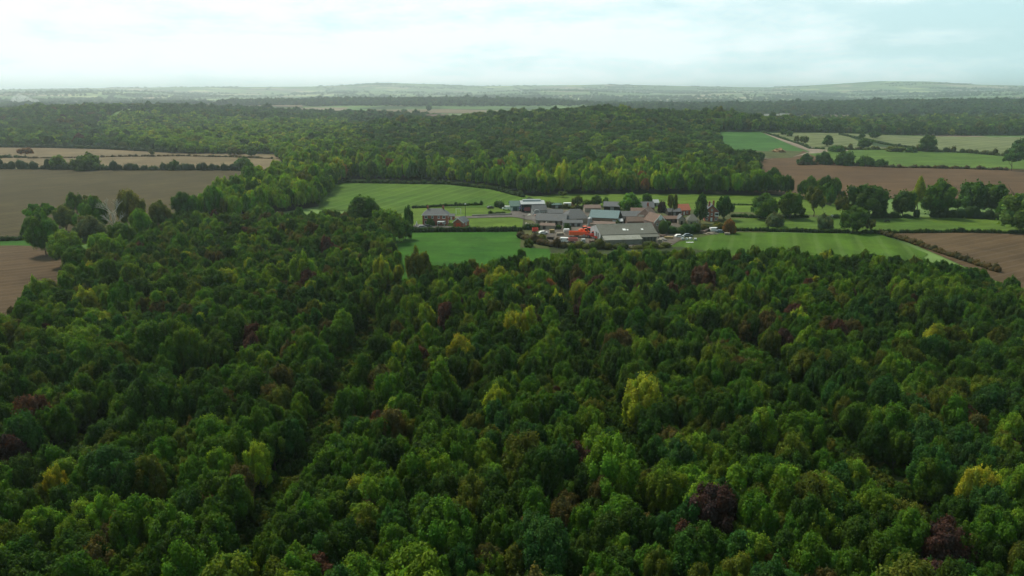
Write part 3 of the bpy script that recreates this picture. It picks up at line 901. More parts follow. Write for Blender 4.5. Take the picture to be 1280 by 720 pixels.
T(1093, 173, 165, 13, 'mid', 'dark green', 'small dark tree on the upper field edge, the right of two')
T(1077, 173, 166, 8, 'mid', 'dark green', 'small dark tree on the upper field edge, the left of two')
T(1034, 184, 169, 14, 'cone', 'dark green', 'dark triangular tree at the end of the farm track')
T(1004, 183, 170, 14, 'open', 'olive green', 'pale thin tree beside the farm track')
T(995, 180, 170, 8, 'open', 'olive green', 'narrow pale tree beside the farm track')
T(979, 169, 162, 9, 'mid', 'mid green', 'small round tree near the top of the track, the left one')
T(987, 171, 164, 8, 'mid', 'mid green', 'small round tree near the top of the track, the right one')
for px, py, top, w, lb in ((1006, 206, 193, 20, 'bushy tree at the left end of the clump above the red soil'), (1030, 206, 191, 22, 'second bushy tree of the clump above the red soil'), (1055, 207, 190, 28, 'tallest bushy tree of the clump above the red soil'),
                       (1082, 208, 196, 24, 'fourth bushy tree of the clump above the red soil'), (1100, 209, 200, 18, 'bushy tree at the right end of the clump above the red soil')):
    T(px, py, top, w, 'bush', 'dark green', lb, name='broadleaf_tree', group='bushy trees above the red soil')
T(1045, 190, 182, 22, 'bush', 'mid green', 'green bush at the left end of the mid-field hedge'); T(1118, 190, 183, 22, 'bush', 'olive green', 'olive bush halfway along the mid-field hedge'); T(1139, 191, 183, 14, 'bush', 'dark green', 'dark bush left of the solitary oak')
T(949, 203, 190, 14, 'mid', 'dark green', 'small dark tree alone on the soil bank')
T(33, 197, 186, 18, 'open', 'rust', 'bare-looking brown tree in the pale stubble at the left')
T(315, 196, 184, 16, 'mid', 'dark green', 'dark tree at the right end of the pale stubble')
T(190, 196, 187, 9, 'open', 'olive green', 'thin sapling standing in the pale stubble')
T(293, 194, 184, 18, 'mid', 'olive green', 'olive tree at the wood edge above the pale stubble')
T(73, 212, 196, 18, 'mid', 'light green', 'light green tree in the long field hedge')
T(110, 213, 194, 34, 'bush', 'mid green', 'broad green bush in the long field hedge', )
T(305, 213, 197, 26, 'bush', 'dark green', 'dark bush at the right end of the long field hedge')
T(218, 213, 201, 16, 'bush', 'dark green', 'small dark bush near the middle of the long field hedge')
# copse on the left
cg = 'trees of the copse by the brown field'
T(55, 286, 257, 36, 'flat', 'mid green', 'flat-topped green tree at the far tip of the copse', group=cg)
T(99, 279, 244, 26, 'open', 'mid green', 'tall loose tree at the back of the copse', group=cg)
T(116, 272, 246, 24, 'flat', 'olive green', 'flat olive tree at the back of the copse', group=cg)
T(120, 296, 255, 36, 'near', 'mid green', 'wide mid green tree in the middle of the copse', group=cg)
T(58, 319, 276, 36, 'near', 'mid green', 'round mid green tree at the left side of the copse', group=cg)
T(84, 333, 294, 42, 'near', 'light green', 'big round green tree at the front of the copse', group=cg)
T(36, 294, 279, 16, 'bush', 'dark green', 'dark bush where the grass margin meets the copse', group=cg)
T(116, 316, 271, 44, 'near', 'grey-green', 'pale grey-green willow in the front of the copse', 'willow', cg, 'willow')
T(166, 290, 243, 34, 'near', (0.10, 0.115, 0.022), 'ochre-topped tree right of the dead white tree', group=cg)
T(84, 290, 262, 30, 'near', 'olive green', 'olive tree behind the round trees of the copse', group=cg)
T(180, 304, 262, 32, 'near', 'light green', 'mid green tree at the right end of the copse', group=cg)
T(140, 310, 282, 28, 'near', 'mid green', 'low green tree below the dead white tree', group=cg)
T(234, 281, 240, 34, 'near', 'dark green', 'very dark tree at the corner of the long wood')
def dead_tree(px, py, top):
    x, y = G(px, py)
    d = math.hypot(math.hypot(x, y), CAM_H); h = (py - top) * d / F
    o = empty('dead_tree', (x, y, 0)); tag(o, 'dead bleached tree with bare white branches in the copse', 'dead tree')
    rg = random.Random(5)
    mb = MB()
    mb.tube((0, 0, -0.2), (0.2, 0, h * 0.35), 0.42, 0.32, 9); mb.tube((0.2, 0, h * 0.35), (-0.1, 0.1, h * 0.62), 0.32, 0.2, 9)
    mb.build('trunk', M_DEADWOOD, o, True)
    br = MB()
    def grow(p, dr, l, r, n):
        q = p + dr * l
        br.tube(p, q, r, r * 0.62, 6, False)
        if n:
            for _ in range(3 if n > 1 else 2):
                nd = (dr + Vector((rg.uniform(-.8, .8), rg.uniform(-.8, .8), rg.uniform(-.25, .5)))).normalized()
                grow(q, nd, l * rg.uniform(.6, .8), r * 0.62, n - 1)
    for st, k in (((0.2, 0, h * 0.35), 4), ((-0.1, 0.1, h * 0.62), 5)):
        for i in range(k):
            a = i * 6.28 / k + rg.uniform(-.3, .3)
            grow(Vector(st), Vector((math.cos(a) * .8, math.sin(a) * .8, .75)).normalized(), h * 0.16, 0.17, 3)
    br.build('branches', M_DEADWOOD, o, True)
T(158, 318, 280, 34, 'near', 'mid green', 'mid green tree where the copse meets the wood', group=cg)
T(130, 330, 296, 34, 'near', 'light green', 'light green tree between the willow and the wood', group=cg)
T(100, 345, 310, 36, 'near', 'mid green', 'mid green tree below the big round tree of the copse', group=cg)
T(203, 296, 256, 30, 'near', 'olive green', 'olive tree in the gap between copse and long wood', group=cg)
dead_tree(145, 300, 254)

# ---- farther woods
def wood(name, label, world_pg, s, w_fn, size, hfac, kinds, floor=True, jig=0.15, keepfn=None, seed=None, gain=(1, 1, 1), rel=0.26):
    X, Y = jgrid(world_pg, s)
    if keepfn is not None:
        k = keepfn(X, Y); X, Y = X[k], Y[k]
    nm = pick_tints(X, Y, w_fn)
    n = len(X)
    sz = size * rng.uniform(0.78, 1.2, n); hz = sz * hfac * rng.uniform(0.88, 1.12, n)
    relief = Patch(77 + n % 13, 120)(X, Y); hz *= 1 + rel * relief; sz *= 1 + 0.10 * relief
    odd = rng.random(n) < 0.12; hz[odd] *= 1.3; sz[odd] *= 1.3
    if floor: sheet('woodland_floor', None, FLOOR, world_pts=world_pg, lift=0.06)
    return mass(name, label, 'woodland', np.column_stack([X, Y, H(X, Y) - 0.1]), np.column_stack([sz, sz, hz]), np.array([jit(TINT[q], jig) for q in nm]) * np.array(gain), kinds)
w2 = poly([(232, 276), (258, 236, 11), (300, 222, 11), (345, 208, 11), (362, 195, 12), (430, 190, 12), (560, 196, 12), (700, 198, 12), (860, 207, 12), (960, 217, 11), (1015, 234, 9), (1040, 243, 7),
           (1046, 246.5), (860, 243), (700, 243), (668, 246), (655, 245), (615, 234), (560, 228), (430, 226), (410, 243), (402, 258), (300, 274)])
def w_w2(x, y):
    a = float(pB(x, y)); px, py = P(x, y, 10)
    gold = math.exp(-((px - 720) / 200) ** 2)
    left = max(0, min(1, (520 - px) / 150)); rt = max(0, min(1, (px - 860) / 80))
    return {'mid green': 0.30 + rt,  'light green': 0.50 + 0.5 * left, 'yellow-green': 0.04 + 0.12 * gold + 0.10 * left, 'olive green': 0.15, 'dark green': 0.14 + 0.2 * max(0, -a) + 1.6 * rt, 'maroon': 0.006, 'blue-green': 0.05, 'rust': 0.02 * gold}
wood('woodland', 'long yellow-green strip of woodland behind the meadow and the farm', w2, 6.0, w_w2, 0.86, 1.28, NEARKINDS, gain=(1.60, 1.58, 1.05), rel=0.10)
MIDK = [('mid', i) for i in range(5) if ('mid', i) in PROTO]
# the wooded hill behind
hill = np.array([(-150, 640), (-175, 760), (-190, 900), (-260, 1100), (-300, 1300), (0, 1550), (400, 1450), (370, 1260), (318, 1130), (285, 1000), (258, 900), (232, 800), (212, 690), (216, 620), (190, 560), (100, 600), (0, 620)], float)
def w_hill(x, y):
    a = float(Patch_h(x, y))
    return {'dark green': 0.55 + 0.25 * max(0, -a), 'blue-green': 0.28, 'mid green': 0.25 + 0.2 * max(0, a), 'olive green': 0.10, 'light green': 0.02 + 0.60 * max(0, a)}
Patch_h = Patch(21, 130)
def hk(X, Y): return ~inside(w2, X, Y)
wood('woodland', 'dark green wood covering the rounded hill behind the farm', hill, 9.2, w_hill, 1.28, 0.78, MIDK, keepfn=hk, gain=(1.4, 1.32, 1.0))
# plantation left of the hill
pl = poly([(215, 192), (345, 193), (352, 203), (362, 195, 10), (430, 191, 10), (520, 194, 10)])
pl = np.vstack([pl, [[-170, 760], [-190, 900], [-260, 1100], [-310, 1300], [-330, 1480], [-800, 1500], [-740, 1300], [-560, 1000]]])
Patch_p = Patch(23, 160)
def w_pl(x, y):
    a = float(Patch_p(x, y))
    return {'light green': 0.50 + 0.5 * max(0, a), 'mid green': 0.30, 'olive green': 0.10, 'dark green': 0.06 + 0.5 * max(0, -a), 'yellow-green': 0.08}
wood('woodland', 'light green plantation on flat land left of the wooded hill', pl, 9.0, w_pl, 1.12, 0.86, MIDK, keepfn=hk, gain=(1.45, 1.45, 1.0))
# left hill with houses between the trees
lw = np.vstack([poly([(-260, 182), (0, 183), (60, 184), (130, 185), (215, 191)]), [[-560, 1010], [-760, 1310], [-900, 1700], [-840, 1950], [-1300, 2150], [-2300, 1950], [-1700, 1100]]])
Patch_l = Patch(25, 150)
GAPS = [(P_, r_) for P_, r_ in (((118, 157, 5), 18), ((140, 169, 4), 20), ((252, 144, 4), 45), ((140, 176, 3), 16), ((122, 175, 4), 16), ((186, 164, 4), 20), ((5, 172, 4), 16))]
GW = [(G(*p), r) for p, r in GAPS]
def lk(X, Y):
    k = np.ones(len(X), bool)
    for (gx, gy), r in GW:
        k &= (np.abs(X - gx) / (r * 0.8)) ** 2 + (np.abs(Y - gy + r * 0.8) / (r * 2.0)) ** 2 > 1
    return k
def w_l(x, y):
    a = float(Patch_l(x, y))
    return {'dark green': 0.35 + 0.9 * max(0, -a), 'blue-green': 0.25, 'mid green': 0.3, 'olive green': 0.05, 'light green': 0.04 + 0.55 * max(0, a), 'brownish green': 0.02, 'dark maroon': 0.006}
wood('woodland', 'mixed dark and light trees on the far left hillside around the houses', lw, 11.0, w_l, 1.3, 0.80, MIDK, keepfn=lk, gain=(1.4, 1.38, 1.1))
FARK = [('mid', MIDK[0][1]), ('mid', MIDK[1][1])]
# one distant tree of each simple crown stands at the far field edge and lends its shape
for i, (px, py) in enumerate(((480, 139.5), (505, 139.3), (536, 138.2), (612, 141))):
    T(px, py + 1.5, py - (6 if i == 2 else 3), 9, 'far', 'dark green', ['dark round tree at left end of the far beige field', 'second dark tree along the far beige field', 'tall dark tree standing up from the far beige field edge', 'lone dark tree near the right end of far beige field'][i])
FAR4 = [k for k in PROTO if k[0] == 'far']
def w_far(x, y): return {'dark green': 0.6, 'blue-green': 0.4, 'mid green': 0.25, 'olive green': 0.1}
bandP = np.array([(-800, 1500), (-330, 1480), (-330, 1560), (-200, 1640), (-150, 1800), (-400, 1950), (-700, 2100), (-1500, 2250), (-840, 1960)], float)
wood('woodland', 'belt of hazy trees between the light plantation and the beige field', bandP, 13, w_far, 1.4, 0.78, FAR4, floor=False, gain=(1.2, 1.2, 1.0))
bandL = np.array([(-1250, 3000), (-700, 2960), (0, 2960), (150, 2990), (260, 3250), (-100, 3700), (-1400, 3700)], float)
wood('woodland', 'bluish band of distant woodland behind the beige field', bandL, 15, w_far, 1.7, 0.85, FAR4, floor=False)
bandM = np.array([(-330, 1490), (-300, 1330), (0, 1540), (400, 1470), (430, 1700), (380, 2050), (180, 2050), (60, 1700), (-200, 1560)], float)
wood('woodland', 'belt of dark trees beyond the wooded hill', bandM, 13, w_far, 1.4, 0.8, FAR4, floor=False, keepfn=lambda X, Y: ((X - G(548, 155)[0]) / 90) ** 2 + ((Y - G(548, 155)[1]) / 170) ** 2 > 1)
strip = np.vstack([poly([(860, 167), (885, 165), (960, 165), (1050, 166.5), (1280, 169), (1500, 171)]), [[1480, 1750], [600, 1560], [420, 1520], [400, 1250]]])
wood('woodland', 'straight shelter wood along the top of the right-hand fields', strip, 10, lambda x, y: {'dark green': .35, 'mid green': .4, 'light green': .2, 'olive green': .15, 'yellow-green': .03}, 1.25, 1.0, MIDK, floor=False, gain=(1.2, 1.2, 1.0))
bandR = np.array([(430, 1900), (900, 1950), (1500, 2000), (2300, 2300), (3000, 3000), (1300, 2950), (400, 2700), (250, 2200)], float)
far_g = poly([(1005, 152), (1005, 146), (1112, 146.5), (1122, 152)])
wood('woodland', 'bluish belt of distant woods and hedges on the right', bandR, 17, w_far, 1.6, 0.8, FAR4, floor=False, keepfn=lambda X, Y: ~inside(far_g, X, Y) & (Patch(31, 500)(X, Y) > -0.55))
# hedgerow trees and copses of the far plain
hp = []
for _ in range(620):
    d = 2200 * (10500 / 2200) ** rng.random(); a = rng.uniform(-0.75, 0.75)
    cx, cy_ = d * math.sin(a), d * math.cos(a)
    if rng.random() < 0.72:
        th = rng.choice([0.25, 0.25 + 1.57]) + rng.normal() * 0.12; L = rng.uniform(250, 900); m = int(L / 22)
        t = np.linspace(-L / 2, L / 2, m)
        q = np.column_stack([cx + t * np.cos(th) + rng.normal(size=m) * 4, cy_ + t * np.sin(th) + rng.normal(size=m) * 4])
        q = q[rng.random(m) < 0.8]
    else:
        m = int(rng.integers(20, 110)); q = np.column_stack([cx + rng.normal(size=m) * rng.uniform(40, 220), cy_ + rng.normal(size=m) * 70])
    hp.append(q)
hp = np.vstack(hp)
bad = inside(poly([(430, 144), (430, 136.8), (680, 139.2), (680, 144)]), hp[:, 0], hp[:, 1]) | inside(poly([(265, 135), (265, 127), (380, 128.5), (385, 135)]), hp[:, 0], hp[:, 1]) | (hp[:, 1] < 1900) | ((hp[:, 1] < 2900) & (hp[:, 0] > -900) & (hp[:, 0] < 300))
hp = hp[~bad]
sz = rng.uniform(0.9, 2.1, len(hp))
mass('distant_trees', 'scattered hedgerow trees and copses of the hazy plain', 'distant trees', np.column_stack([hp, H(hp[:, 0], hp[:, 1])]), np.column_stack([sz * 1.3, sz * 1.3, sz * rng.uniform(.7, 1.0, len(hp))]),
     np.array([jit(TINT[['dark green', 'blue-green', 'mid green'][int(rng.integers(3))]]) for _ in range(len(hp))]), FAR4)

# ------------------------------------------------------------------ hedges
def hedge(name, label, pts, h=2.2, w=1.6, tint='dark green', lumps=0.35, leaf=0.38, per=26, group=None, cat='hedge'):
    W = [np.array(G(p[0], p[1])) for p in pts]
    rg = np.random.default_rng(int(abs(pts[0][0] * 13 + pts[0][1] * 7)))
    C = []; Rl = []
    for a, b in zip(W[:-1], W[1:]):
        L = np.linalg.norm(b - a); m = max(2, int(L / (w * 0.62)))
        for t in np.linspace(0, 1, m, endpoint=False):
            p = a + (b - a) * t
            k = 1 + lumps * rg.normal() * 0.6
            if rg.random() < lumps * 0.12: k *= 1.5
            k = max(0.45, min(2.0, k))
            C.append([p[0] + rg.normal() * w * 0.1, p[1] + rg.normal() * w * 0.1, h * k * 0.42]); Rl.append([w * 0.62, w * 0.62, h * k * 0.58])
    C = np.array(C); Rl = np.array(Rl)
    base = C.copy(); origin = np.array([W[0][0], W[0][1], float(H(*W[0]))])
    C[:, 2] += H(C[:, 0], C[:, 1]); C -= origin
    nl = len(C); n_leaf = min(42000, nl * per)
    llv = np.clip(np.interp(np.arange(nl), np.arange(0, nl + 8, 4), rg.uniform(0, 1, len(np.arange(0, nl + 8, 4)))) + rg.normal(size=nl) * .15, 0, 1); llh = rg.uniform(0, 1, nl)
    V, Fc, lv, lh = leaf_cards(rg, C, Rl, np.tile([0, 0, .6], (nl, 1)), n_leaf, leaf, llv, llh, weights=Rl[:, 2])
    V2, F2, lv2, lh2 = leaf_cards(rg, C, Rl, np.tile([0, 0, .6], (nl, 1)), n_leaf // 7, leaf, llv, llh, rad=(1.05, 1.3), weights=Rl[:, 2])
    Vs, Fs, Ls, Hs = [V, V2], [Fc, F2 + len(V)], [lv, lv2], [lh, lh2]; o = len(V) + len(V2)
    for i in range(nl):
        v = ICO_V * Rl[i] * 0.86 + C[i]; mid = (v[ICO_F[:, 0]] + v[ICO_F[:, 2]]) / 2
        q = np.column_stack([ICO_F, np.arange(len(ICO_F)) + len(ICO_V)])
        Vs.append(np.vstack([v, mid])); Fs.append(q + o); o += len(v) + len(mid)
        Ls.append(np.full(len(ICO_F), llv[i] * .6 + .1)); Hs.append(np.full(len(ICO_F), llh[i]))
    me = np_mesh(name, np.vstack(Vs), np.vstack(Fs), np.concatenate(Ls), np.concatenate(Hs), M_FOL)
    ob = bpy.data.objects.new(name, me); ob.location = origin
    ob['tint'] = [float(v) for v in jit(TINT[tint] if isinstance(tint, str) else tint, 0.04)]
    return tag(link(ob), label, cat, group)
Hd = hedge
Hd('hedge', 'clipped dark hedge along the front of the farmhouse garden', [(508, 290.5), (655, 289.5)], 2.6, 2.2, 'dark green', 0.15)
Hd('hedge', 'low dark hedge between the lawn and the meadow behind the farmhouse', [(517, 260.5), (560, 258.5), (604, 257)], 1.8, 1.8, 'dark green', 0.25)
Hd('hedge', 'thick olive hedge left of the red trailer in front of the farmyard', [(650, 297), (662, 303), (690, 309), (712, 311)], 3.2, 3.6, 'brownish green', 0.4, 0.5, 34)
Hd('hedge', 'rough dark scrub along the front of the large barn', [(715, 310), (760, 312), (800, 311.5), (842, 309.5)], 2.6, 4.5, 'olive green', 0.6, 0.5, 36)
Hd('hedge', 'square dark hedge between the low stone ruin and the farmyard', [(656, 287.5), (681, 286.5)], 3.0, 3.0, 'dark green', 0.12)
Hd('hedge', 'tall dark green hedge between the pink house and the scrap heap', [(828, 292.5), (850, 293), (876, 291)], 5.2, 4.6, 'dark green', 0.3, 0.5, 40)
Hd('hedge', 'grey-green overgrown hedge under the brick house', [(879, 288), (905, 286)], 3.6, 3.4, 'olive green', 0.4, 0.45, 34)
Hd('hedge', 'dark trimmed hedge between the paddocks, left of the dark hedge oak', [(912, 289), (990, 290), (1062, 291.5)], 1.9, 1.6, 'dark green', 0.15)
Hd('hedge', 'dark trimmed hedge above the grey-brown field at right', [(1075, 292.2), (1112, 292), (1200, 291), (1290, 293)], 1.9, 1.7, 'dark green', 0.25)
Hd('hedge', 'brown overgrown hedge running diagonally down to the wood', [(1100, 293), (1130, 301), (1170, 315), (1215, 330), (1250, 342)], 2.2, 2.4, 'brownish green', 0.35, 0.42)
Hd('hedge', 'dark hedge at the foot of the big trees right of the farm', [(915, 271.5), (960, 273.5), (1012, 272.5)], 2.0, 2.2, 'dark green', 0.3)
Hd('hedge', 'dark bushy hedge under the largest oak', [(1045, 273), (1080, 273.5), (1110, 272.5), (1150, 272.5)], 2.6, 3.2, 'dark green', 0.45, 0.45)
Hd('hedge', 'tall bushy hedge below the dark clump at the right', [(1168, 272), (1200, 272.5), (1235, 274), (1256, 275.5)], 5.2, 5.0, 'dark green', 0.3, 0.55, 40)
Hd('hedge', 'thin olive hedge between the pale pasture and the red soil', [(1000, 207), (1040, 205.2), (1085, 208.8), (1120, 210.4), (1160, 210.8), (1200, 211.6), (1260, 213.6)], 2.6, 4.2, 'brownish green', 0.5, 0.6, 20)
Hd('hedge', 'gappy hedge on the upper side of the pale pasture', [(1045, 187.5), (1110, 187.8), (1160, 189.6), (1210, 191.8), (1262, 196.5), (1300, 198.4)], 4.2, 5.0, 'olive green', 0.7, 0.7, 20)
Hd('hedge', 'thin dark hedge crossing between the two far stubble pastures', [(1050, 169), (1075, 174), (1105, 180.5), (1135, 184.5)], 2.0, 3.6, 'dark green', 0.5, 0.6, 16)
Hd('hedge', 'dark hedge beside the farm track climbing to the far wood', [(952, 165.5), (975, 173), (1000, 181), (1012, 186.4), (1032, 187)], 2.4, 3.2, 'dark green', 0.35, 0.6, 20)
Hd('hedge', 'long dark field hedge between the two left fields', [(-60, 211.5), (0, 211.5), (60, 212), (130, 213), (200, 213), (260, 213.2), (322, 213.2)], 5.6, 5.5, 'dark green', 0.6, 0.7, 30)
Hd('hedge', 'thin dark hedge inside the pale stubble, its left piece', [(-60, 197.6), (0, 197.6), (34, 197.4)], 3.2, 4.6, 'dark green', 0.3, 0.7, 20)
Hd('hedge', 'thin broken hedge crossing the pale stubble to the wood', [(36, 198.4), (90, 197.8), (160, 196.2), (230, 195.6), (290, 197), (342, 199)], 1.5, 2.6, 'brownish green', 0.7, 0.6, 18)
Hd('hedge', 'dark hedge at the foot of the left hillside wood', [(-60, 184.8), (0, 184.5), (60, 185.0), (130, 186.6), (215, 191.2)], 4.5, 5.5, 'dark green', 0.3, 0.8, 26)
Hd('hedge', 'short dark hedge on the grass margin left of the copse', [(-40, 302), (0, 301.5), (36, 300)], 2.2, 2.4, 'dark green', 0.15)
Hd('hedge', 'low dark hedge beside the lane near the white van', [(613, 268), (632, 267.4)], 1.6, 2.4, 'dark green', 0.2)
Hd('hedge', 'bulky dark bush row left of the white van', [(622, 259), (631, 261)], 4.0, 3.6, 'dark green', 0.2, 0.45, 40)
Hd('hedge', 'dark hedge behind the farm below the long wood', [(690, 260), (712, 261), (735, 262)], 2.6, 3.4, 'olive green', 0.5, 0.5, 30)
Hd('hedge', 'dark shadowy hedge along the foot of the long wood', [(415, 232), (430, 229), (560, 231), (615, 237), (655, 247.5)], 3.0, 3.4, 'dark green', 0.3, 0.5, 30)
Hd('hedge', 'thin dark hedge across the pasture behind the brick house', [(905, 256.5), (950, 257), (1000, 257.5)], 0.9, 1.2, 'dark green', 0.3)

# ------------------------------------------------------------------ farm materials
def brick_mat(name, c1, c2, mortar, scale=4.0):
    m, nt = new_mat(name)
    g = N(nt, 'ShaderNodeTexCoord')
    # brick courses in the plane of the wall: run along x+y, rise along z
    sx = N(nt, 'ShaderNodeSeparateXYZ'); nt.links.new(g.outputs['Object'], sx.inputs[0])
    cx = N(nt, 'ShaderNodeCombineXYZ')
    nt.links.new(math_(nt, 'ADD', sx.outputs[0], sx.outputs[1]), cx.inputs[0]); nt.links.new(sx.outputs[2], cx.inputs[1])
    b = N(nt, 'ShaderNodeTexBrick')
    b.inputs['Color1'].default_value = (*c1, 1); b.inputs['Color2'].default_value = (*c2, 1); b.inputs['Mortar'].default_value = (*mortar, 1)
    b.inputs['Scale'].default_value = scale; b.inputs['Mortar Size'].default_value = 0.012
    nt.links.new(cx.outputs[0], b.inputs['Vector'])
    f = noise(nt, g.outputs['Object'], 0.8, 5)
    c = mix(nt, 1.0, b.outputs['Color'], ramp(nt, f, [(0.3, 0.75), (0.7, 1.15)]), 'MULTIPLY')
    finish(m, nt, c, 0.9, 0.15)
    return m
def sheet_mat(name, c, rust=(0.20, 0.12, 0.08), amt=0.25, ribs=5.0, rough=0.7, axis=0):
    """corrugated sheet roof or cladding"""
    m, nt = new_mat(name)
    g = N(nt, 'ShaderNodeTexCoord')
    v = g.outputs['Object']
    f = noise(nt, v, 0.35, 7, 0.65)
    cc = mix(nt, math_(nt, 'MULTIPLY', ramp(nt, f, [(0.50, 0.0), (0.68, 1.0)]), amt), c, rust)
    f2 = noise(nt, v, 2.5, 4)
    cc = mix(nt, 1.0, cc, ramp(nt, f2, [(0.25, 0.8), (0.75, 1.18)]), 'MULTIPLY')
    w = N(nt, 'ShaderNodeTexWave', bands_direction='X' if axis == 0 else 'Y'); w.inputs['Scale'].default_value = ribs
    nt.links.new(v, w.inputs['Vector'])
    finish(m, nt, cc, rough, 0.3, bump=w.outputs['Fac'], bstr=0.4, bdist=0.05)
    return m
BRICK = brick_mat('brick_red', (0.40, 0.115, 0.075), (0.31, 0.09, 0.065), (0.36, 0.28, 0.22))
BRICK_P = brick_mat('brick_pink', (0.46, 0.30, 0.25), (0.40, 0.25, 0.21), (0.40, 0.33, 0.28))
BRICK_O = brick_mat('brick_brown', (0.24, 0.17, 0.12), (0.20, 0.14, 0.10), (0.3, 0.26, 0.2))
STONE = plain('stone_wall', (0.33, 0.29, 0.23), 0.3, 1.5)
RENDER_W = plain('painted_wall', (0.66, 0.60, 0.52), 0.08, 0.8)
SLATE = sheet_mat('slate', (0.105, 0.108, 0.115), (0.09, 0.095, 0.065), 0.4, 3.0)
TILE_B = sheet_mat('tile_brown', (0.15, 0.088, 0.062), (0.09, 0.075, 0.055), 0.5, 4.0)
TILE_O = sheet_mat('tile_orange', (0.46, 0.135, 0.075), (0.30, 0.12, 0.08), 0.3, 4.0)
CEMENT = sheet_mat('cement_sheet', (0.110, 0.110, 0.088), (0.07, 0.065, 0.042), 0.6, 4.5)
CEMENT_L = sheet_mat('cement_sheet_light', (0.23, 0.23, 0.195), (0.13, 0.13, 0.08), 0.6, 4.5)
TEAL = sheet_mat('teal_sheet', (0.115, 0.175, 0.18), (0.13, 0.17, 0.16), 0.3, 4.0)
GREY_S = sheet_mat('grey_sheet', (0.088, 0.092, 0.096), (0.12, 0.095, 0.07), 0.5, 4.5)
RUSTY = sheet_mat('rusty_sheet', (0.16, 0.105, 0.08), (0.08, 0.06, 0.05), 0.6, 4.5)
GREEN_S = sheet_mat('green_sheet', (0.055, 0.115, 0.095), (0.05, 0.09, 0.07), 0.4, 4.0)
PALE_G = sheet_mat('pale_green_sheet', (0.26, 0.40, 0.36), (0.26, 0.34, 0.30), 0.3, 4.0)
WHITE_S = sheet_mat('white_sheet', (0.38, 0.40, 0.41), (0.24, 0.25, 0.24), 0.4, 4.0)
WHITE = plain('white_paint', (0.78, 0.78, 0.76), 0.06, 1.0, 0.5)
DARKW = plain('dark_timber', (0.045, 0.038, 0.032), 0.3, 2.0)
GLASS = plain('window_glass', (0.03, 0.035, 0.04), 0.2, 0.6, 0.12, 0.6)
STEEL = plain('galvanised_steel', (0.33, 0.34, 0.35), 0.15, 2, 0.5, 0.4, 0.3)
PINKISH = plain('pink_stone', (0.48, 0.33, 0.29), 0.2, 1.0)
RED_P = plain('red_paint', (0.62, 0.055, 0.03), 0.15, 1.5, 0.4, 0.5)
ORANGE_P = plain('orange_paint', (0.80, 0.13, 0.03), 0.12, 1.5, 0.4, 0.5)
BLUE_P = plain('blue_paint', (0.06, 0.07, 0.28), 0.15, 1.5, 0.4, 0.5)
TYRE = plain('tyre_rubber', (0.02, 0.02, 0.02), 0.2, 4, 0.8)
HAY = plain('hay', (0.36, 0.27, 0.12), 0.25, 3)
WATER_G = plain('silage_wrap', (0.5, 0.52, 0.5), 0.1, 3, 0.4)

# ------------------------------------------------------------------ buildings
def house_shell(root, w, d, eave, ridge, wall, roof, axis='x', hip=0.0, over=0.35, open_front=False, z0=0.0, verge=None, roof_parts=2):
    """walls from (-w/2..w/2, 0..d); the ridge runs along x or y; hip = how far the ridge ends draw in"""
    mb = MB()
    W2 = w / 2
    rise = ridge - eave
    t = 0.18
    if axis == 'x':
        if hip: mb.box(-W2, W2, 0, d, -0.3, eave)
        else: mb.prism([(0, -0.3), (d, -0.3), (d, eave), (d / 2, ridge - 0.03), (0, eave)], -W2, W2, 'x')
    else:
        mb.prism([(-W2, -0.3), (W2, -0.3), (W2, eave), (0, ridge - 0.03), (-W2, eave)], 0, d, 'y')
    if open_front:
        mb = MB()
        mb.box(-W2, W2, d - 0.15, d, -0.3, eave); mb.box(-W2, -W2 + 0.15, 0.0, d - 0.15, -0.3, eave); mb.box(W2 - 0.15, W2, 0.0, d - 0.15, -0.3, eave)
        for k in range(1, 4):
            x = -W2 + w * k / 4; mb.box(x - 0.12, x + 0.12, 0, 0.24, -0.3, eave)
    mb.build('wall', wall, root)
    r = MB()
    o = over
    if axis == 'x':
        s = rise / (d / 2)
        if hip:
            b = [(-W2 - o, -o, eave - o * s), (W2 + o, -o, eave - o * s), (W2 + o, d + o, eave - o * s), (-W2 - o, d + o, eave - o * s)]
            tp = [(-W2 + hip, d / 2 - .01, ridge), (W2 - hip, d / 2 - .01, ridge), (W2 - hip, d / 2 + .01, ridge), (-W2 + hip, d / 2 + .01, ridge)]
            r.hexa([(x, y, z + 0.02) for x, y, z in b], [(x, y, z + t) for x, y, z in tp])
        else:
            r.prism([(-o, eave - o * s + .02), (d / 2, ridge + .02), (d + o, eave - o * s + .02), (d + o, eave - o * s + t), (d / 2, ridge + t), (-o, eave - o * s + t)], -W2 - o, W2 + o, 'x')
    else:
        s = rise / W2
        r.prism([(-W2 - o, eave - o * s + .02), (0, ridge + .02), (W2 + o, eave - o * s + .02), (W2 + o, eave - o * s + t), (0, ridge + t), (-W2 - o, eave - o * s + t)], -o, d + o, 'y')
        if verge is not None:
            v = MB()
            k = 0.28
            v.prism([(-W2 - o, eave - o * s - k), (0, ridge - k), (W2 + o, eave - o * s - k), (W2 + o, eave - o * s + t + .01), (0, ridge + t + .01), (-W2 - o, eave - o * s + t + .01)], -o - 0.08, -o - 0.003, 'y')
            v.build('bargeboard', verge, root)
    return r.build('roof', roof, root)
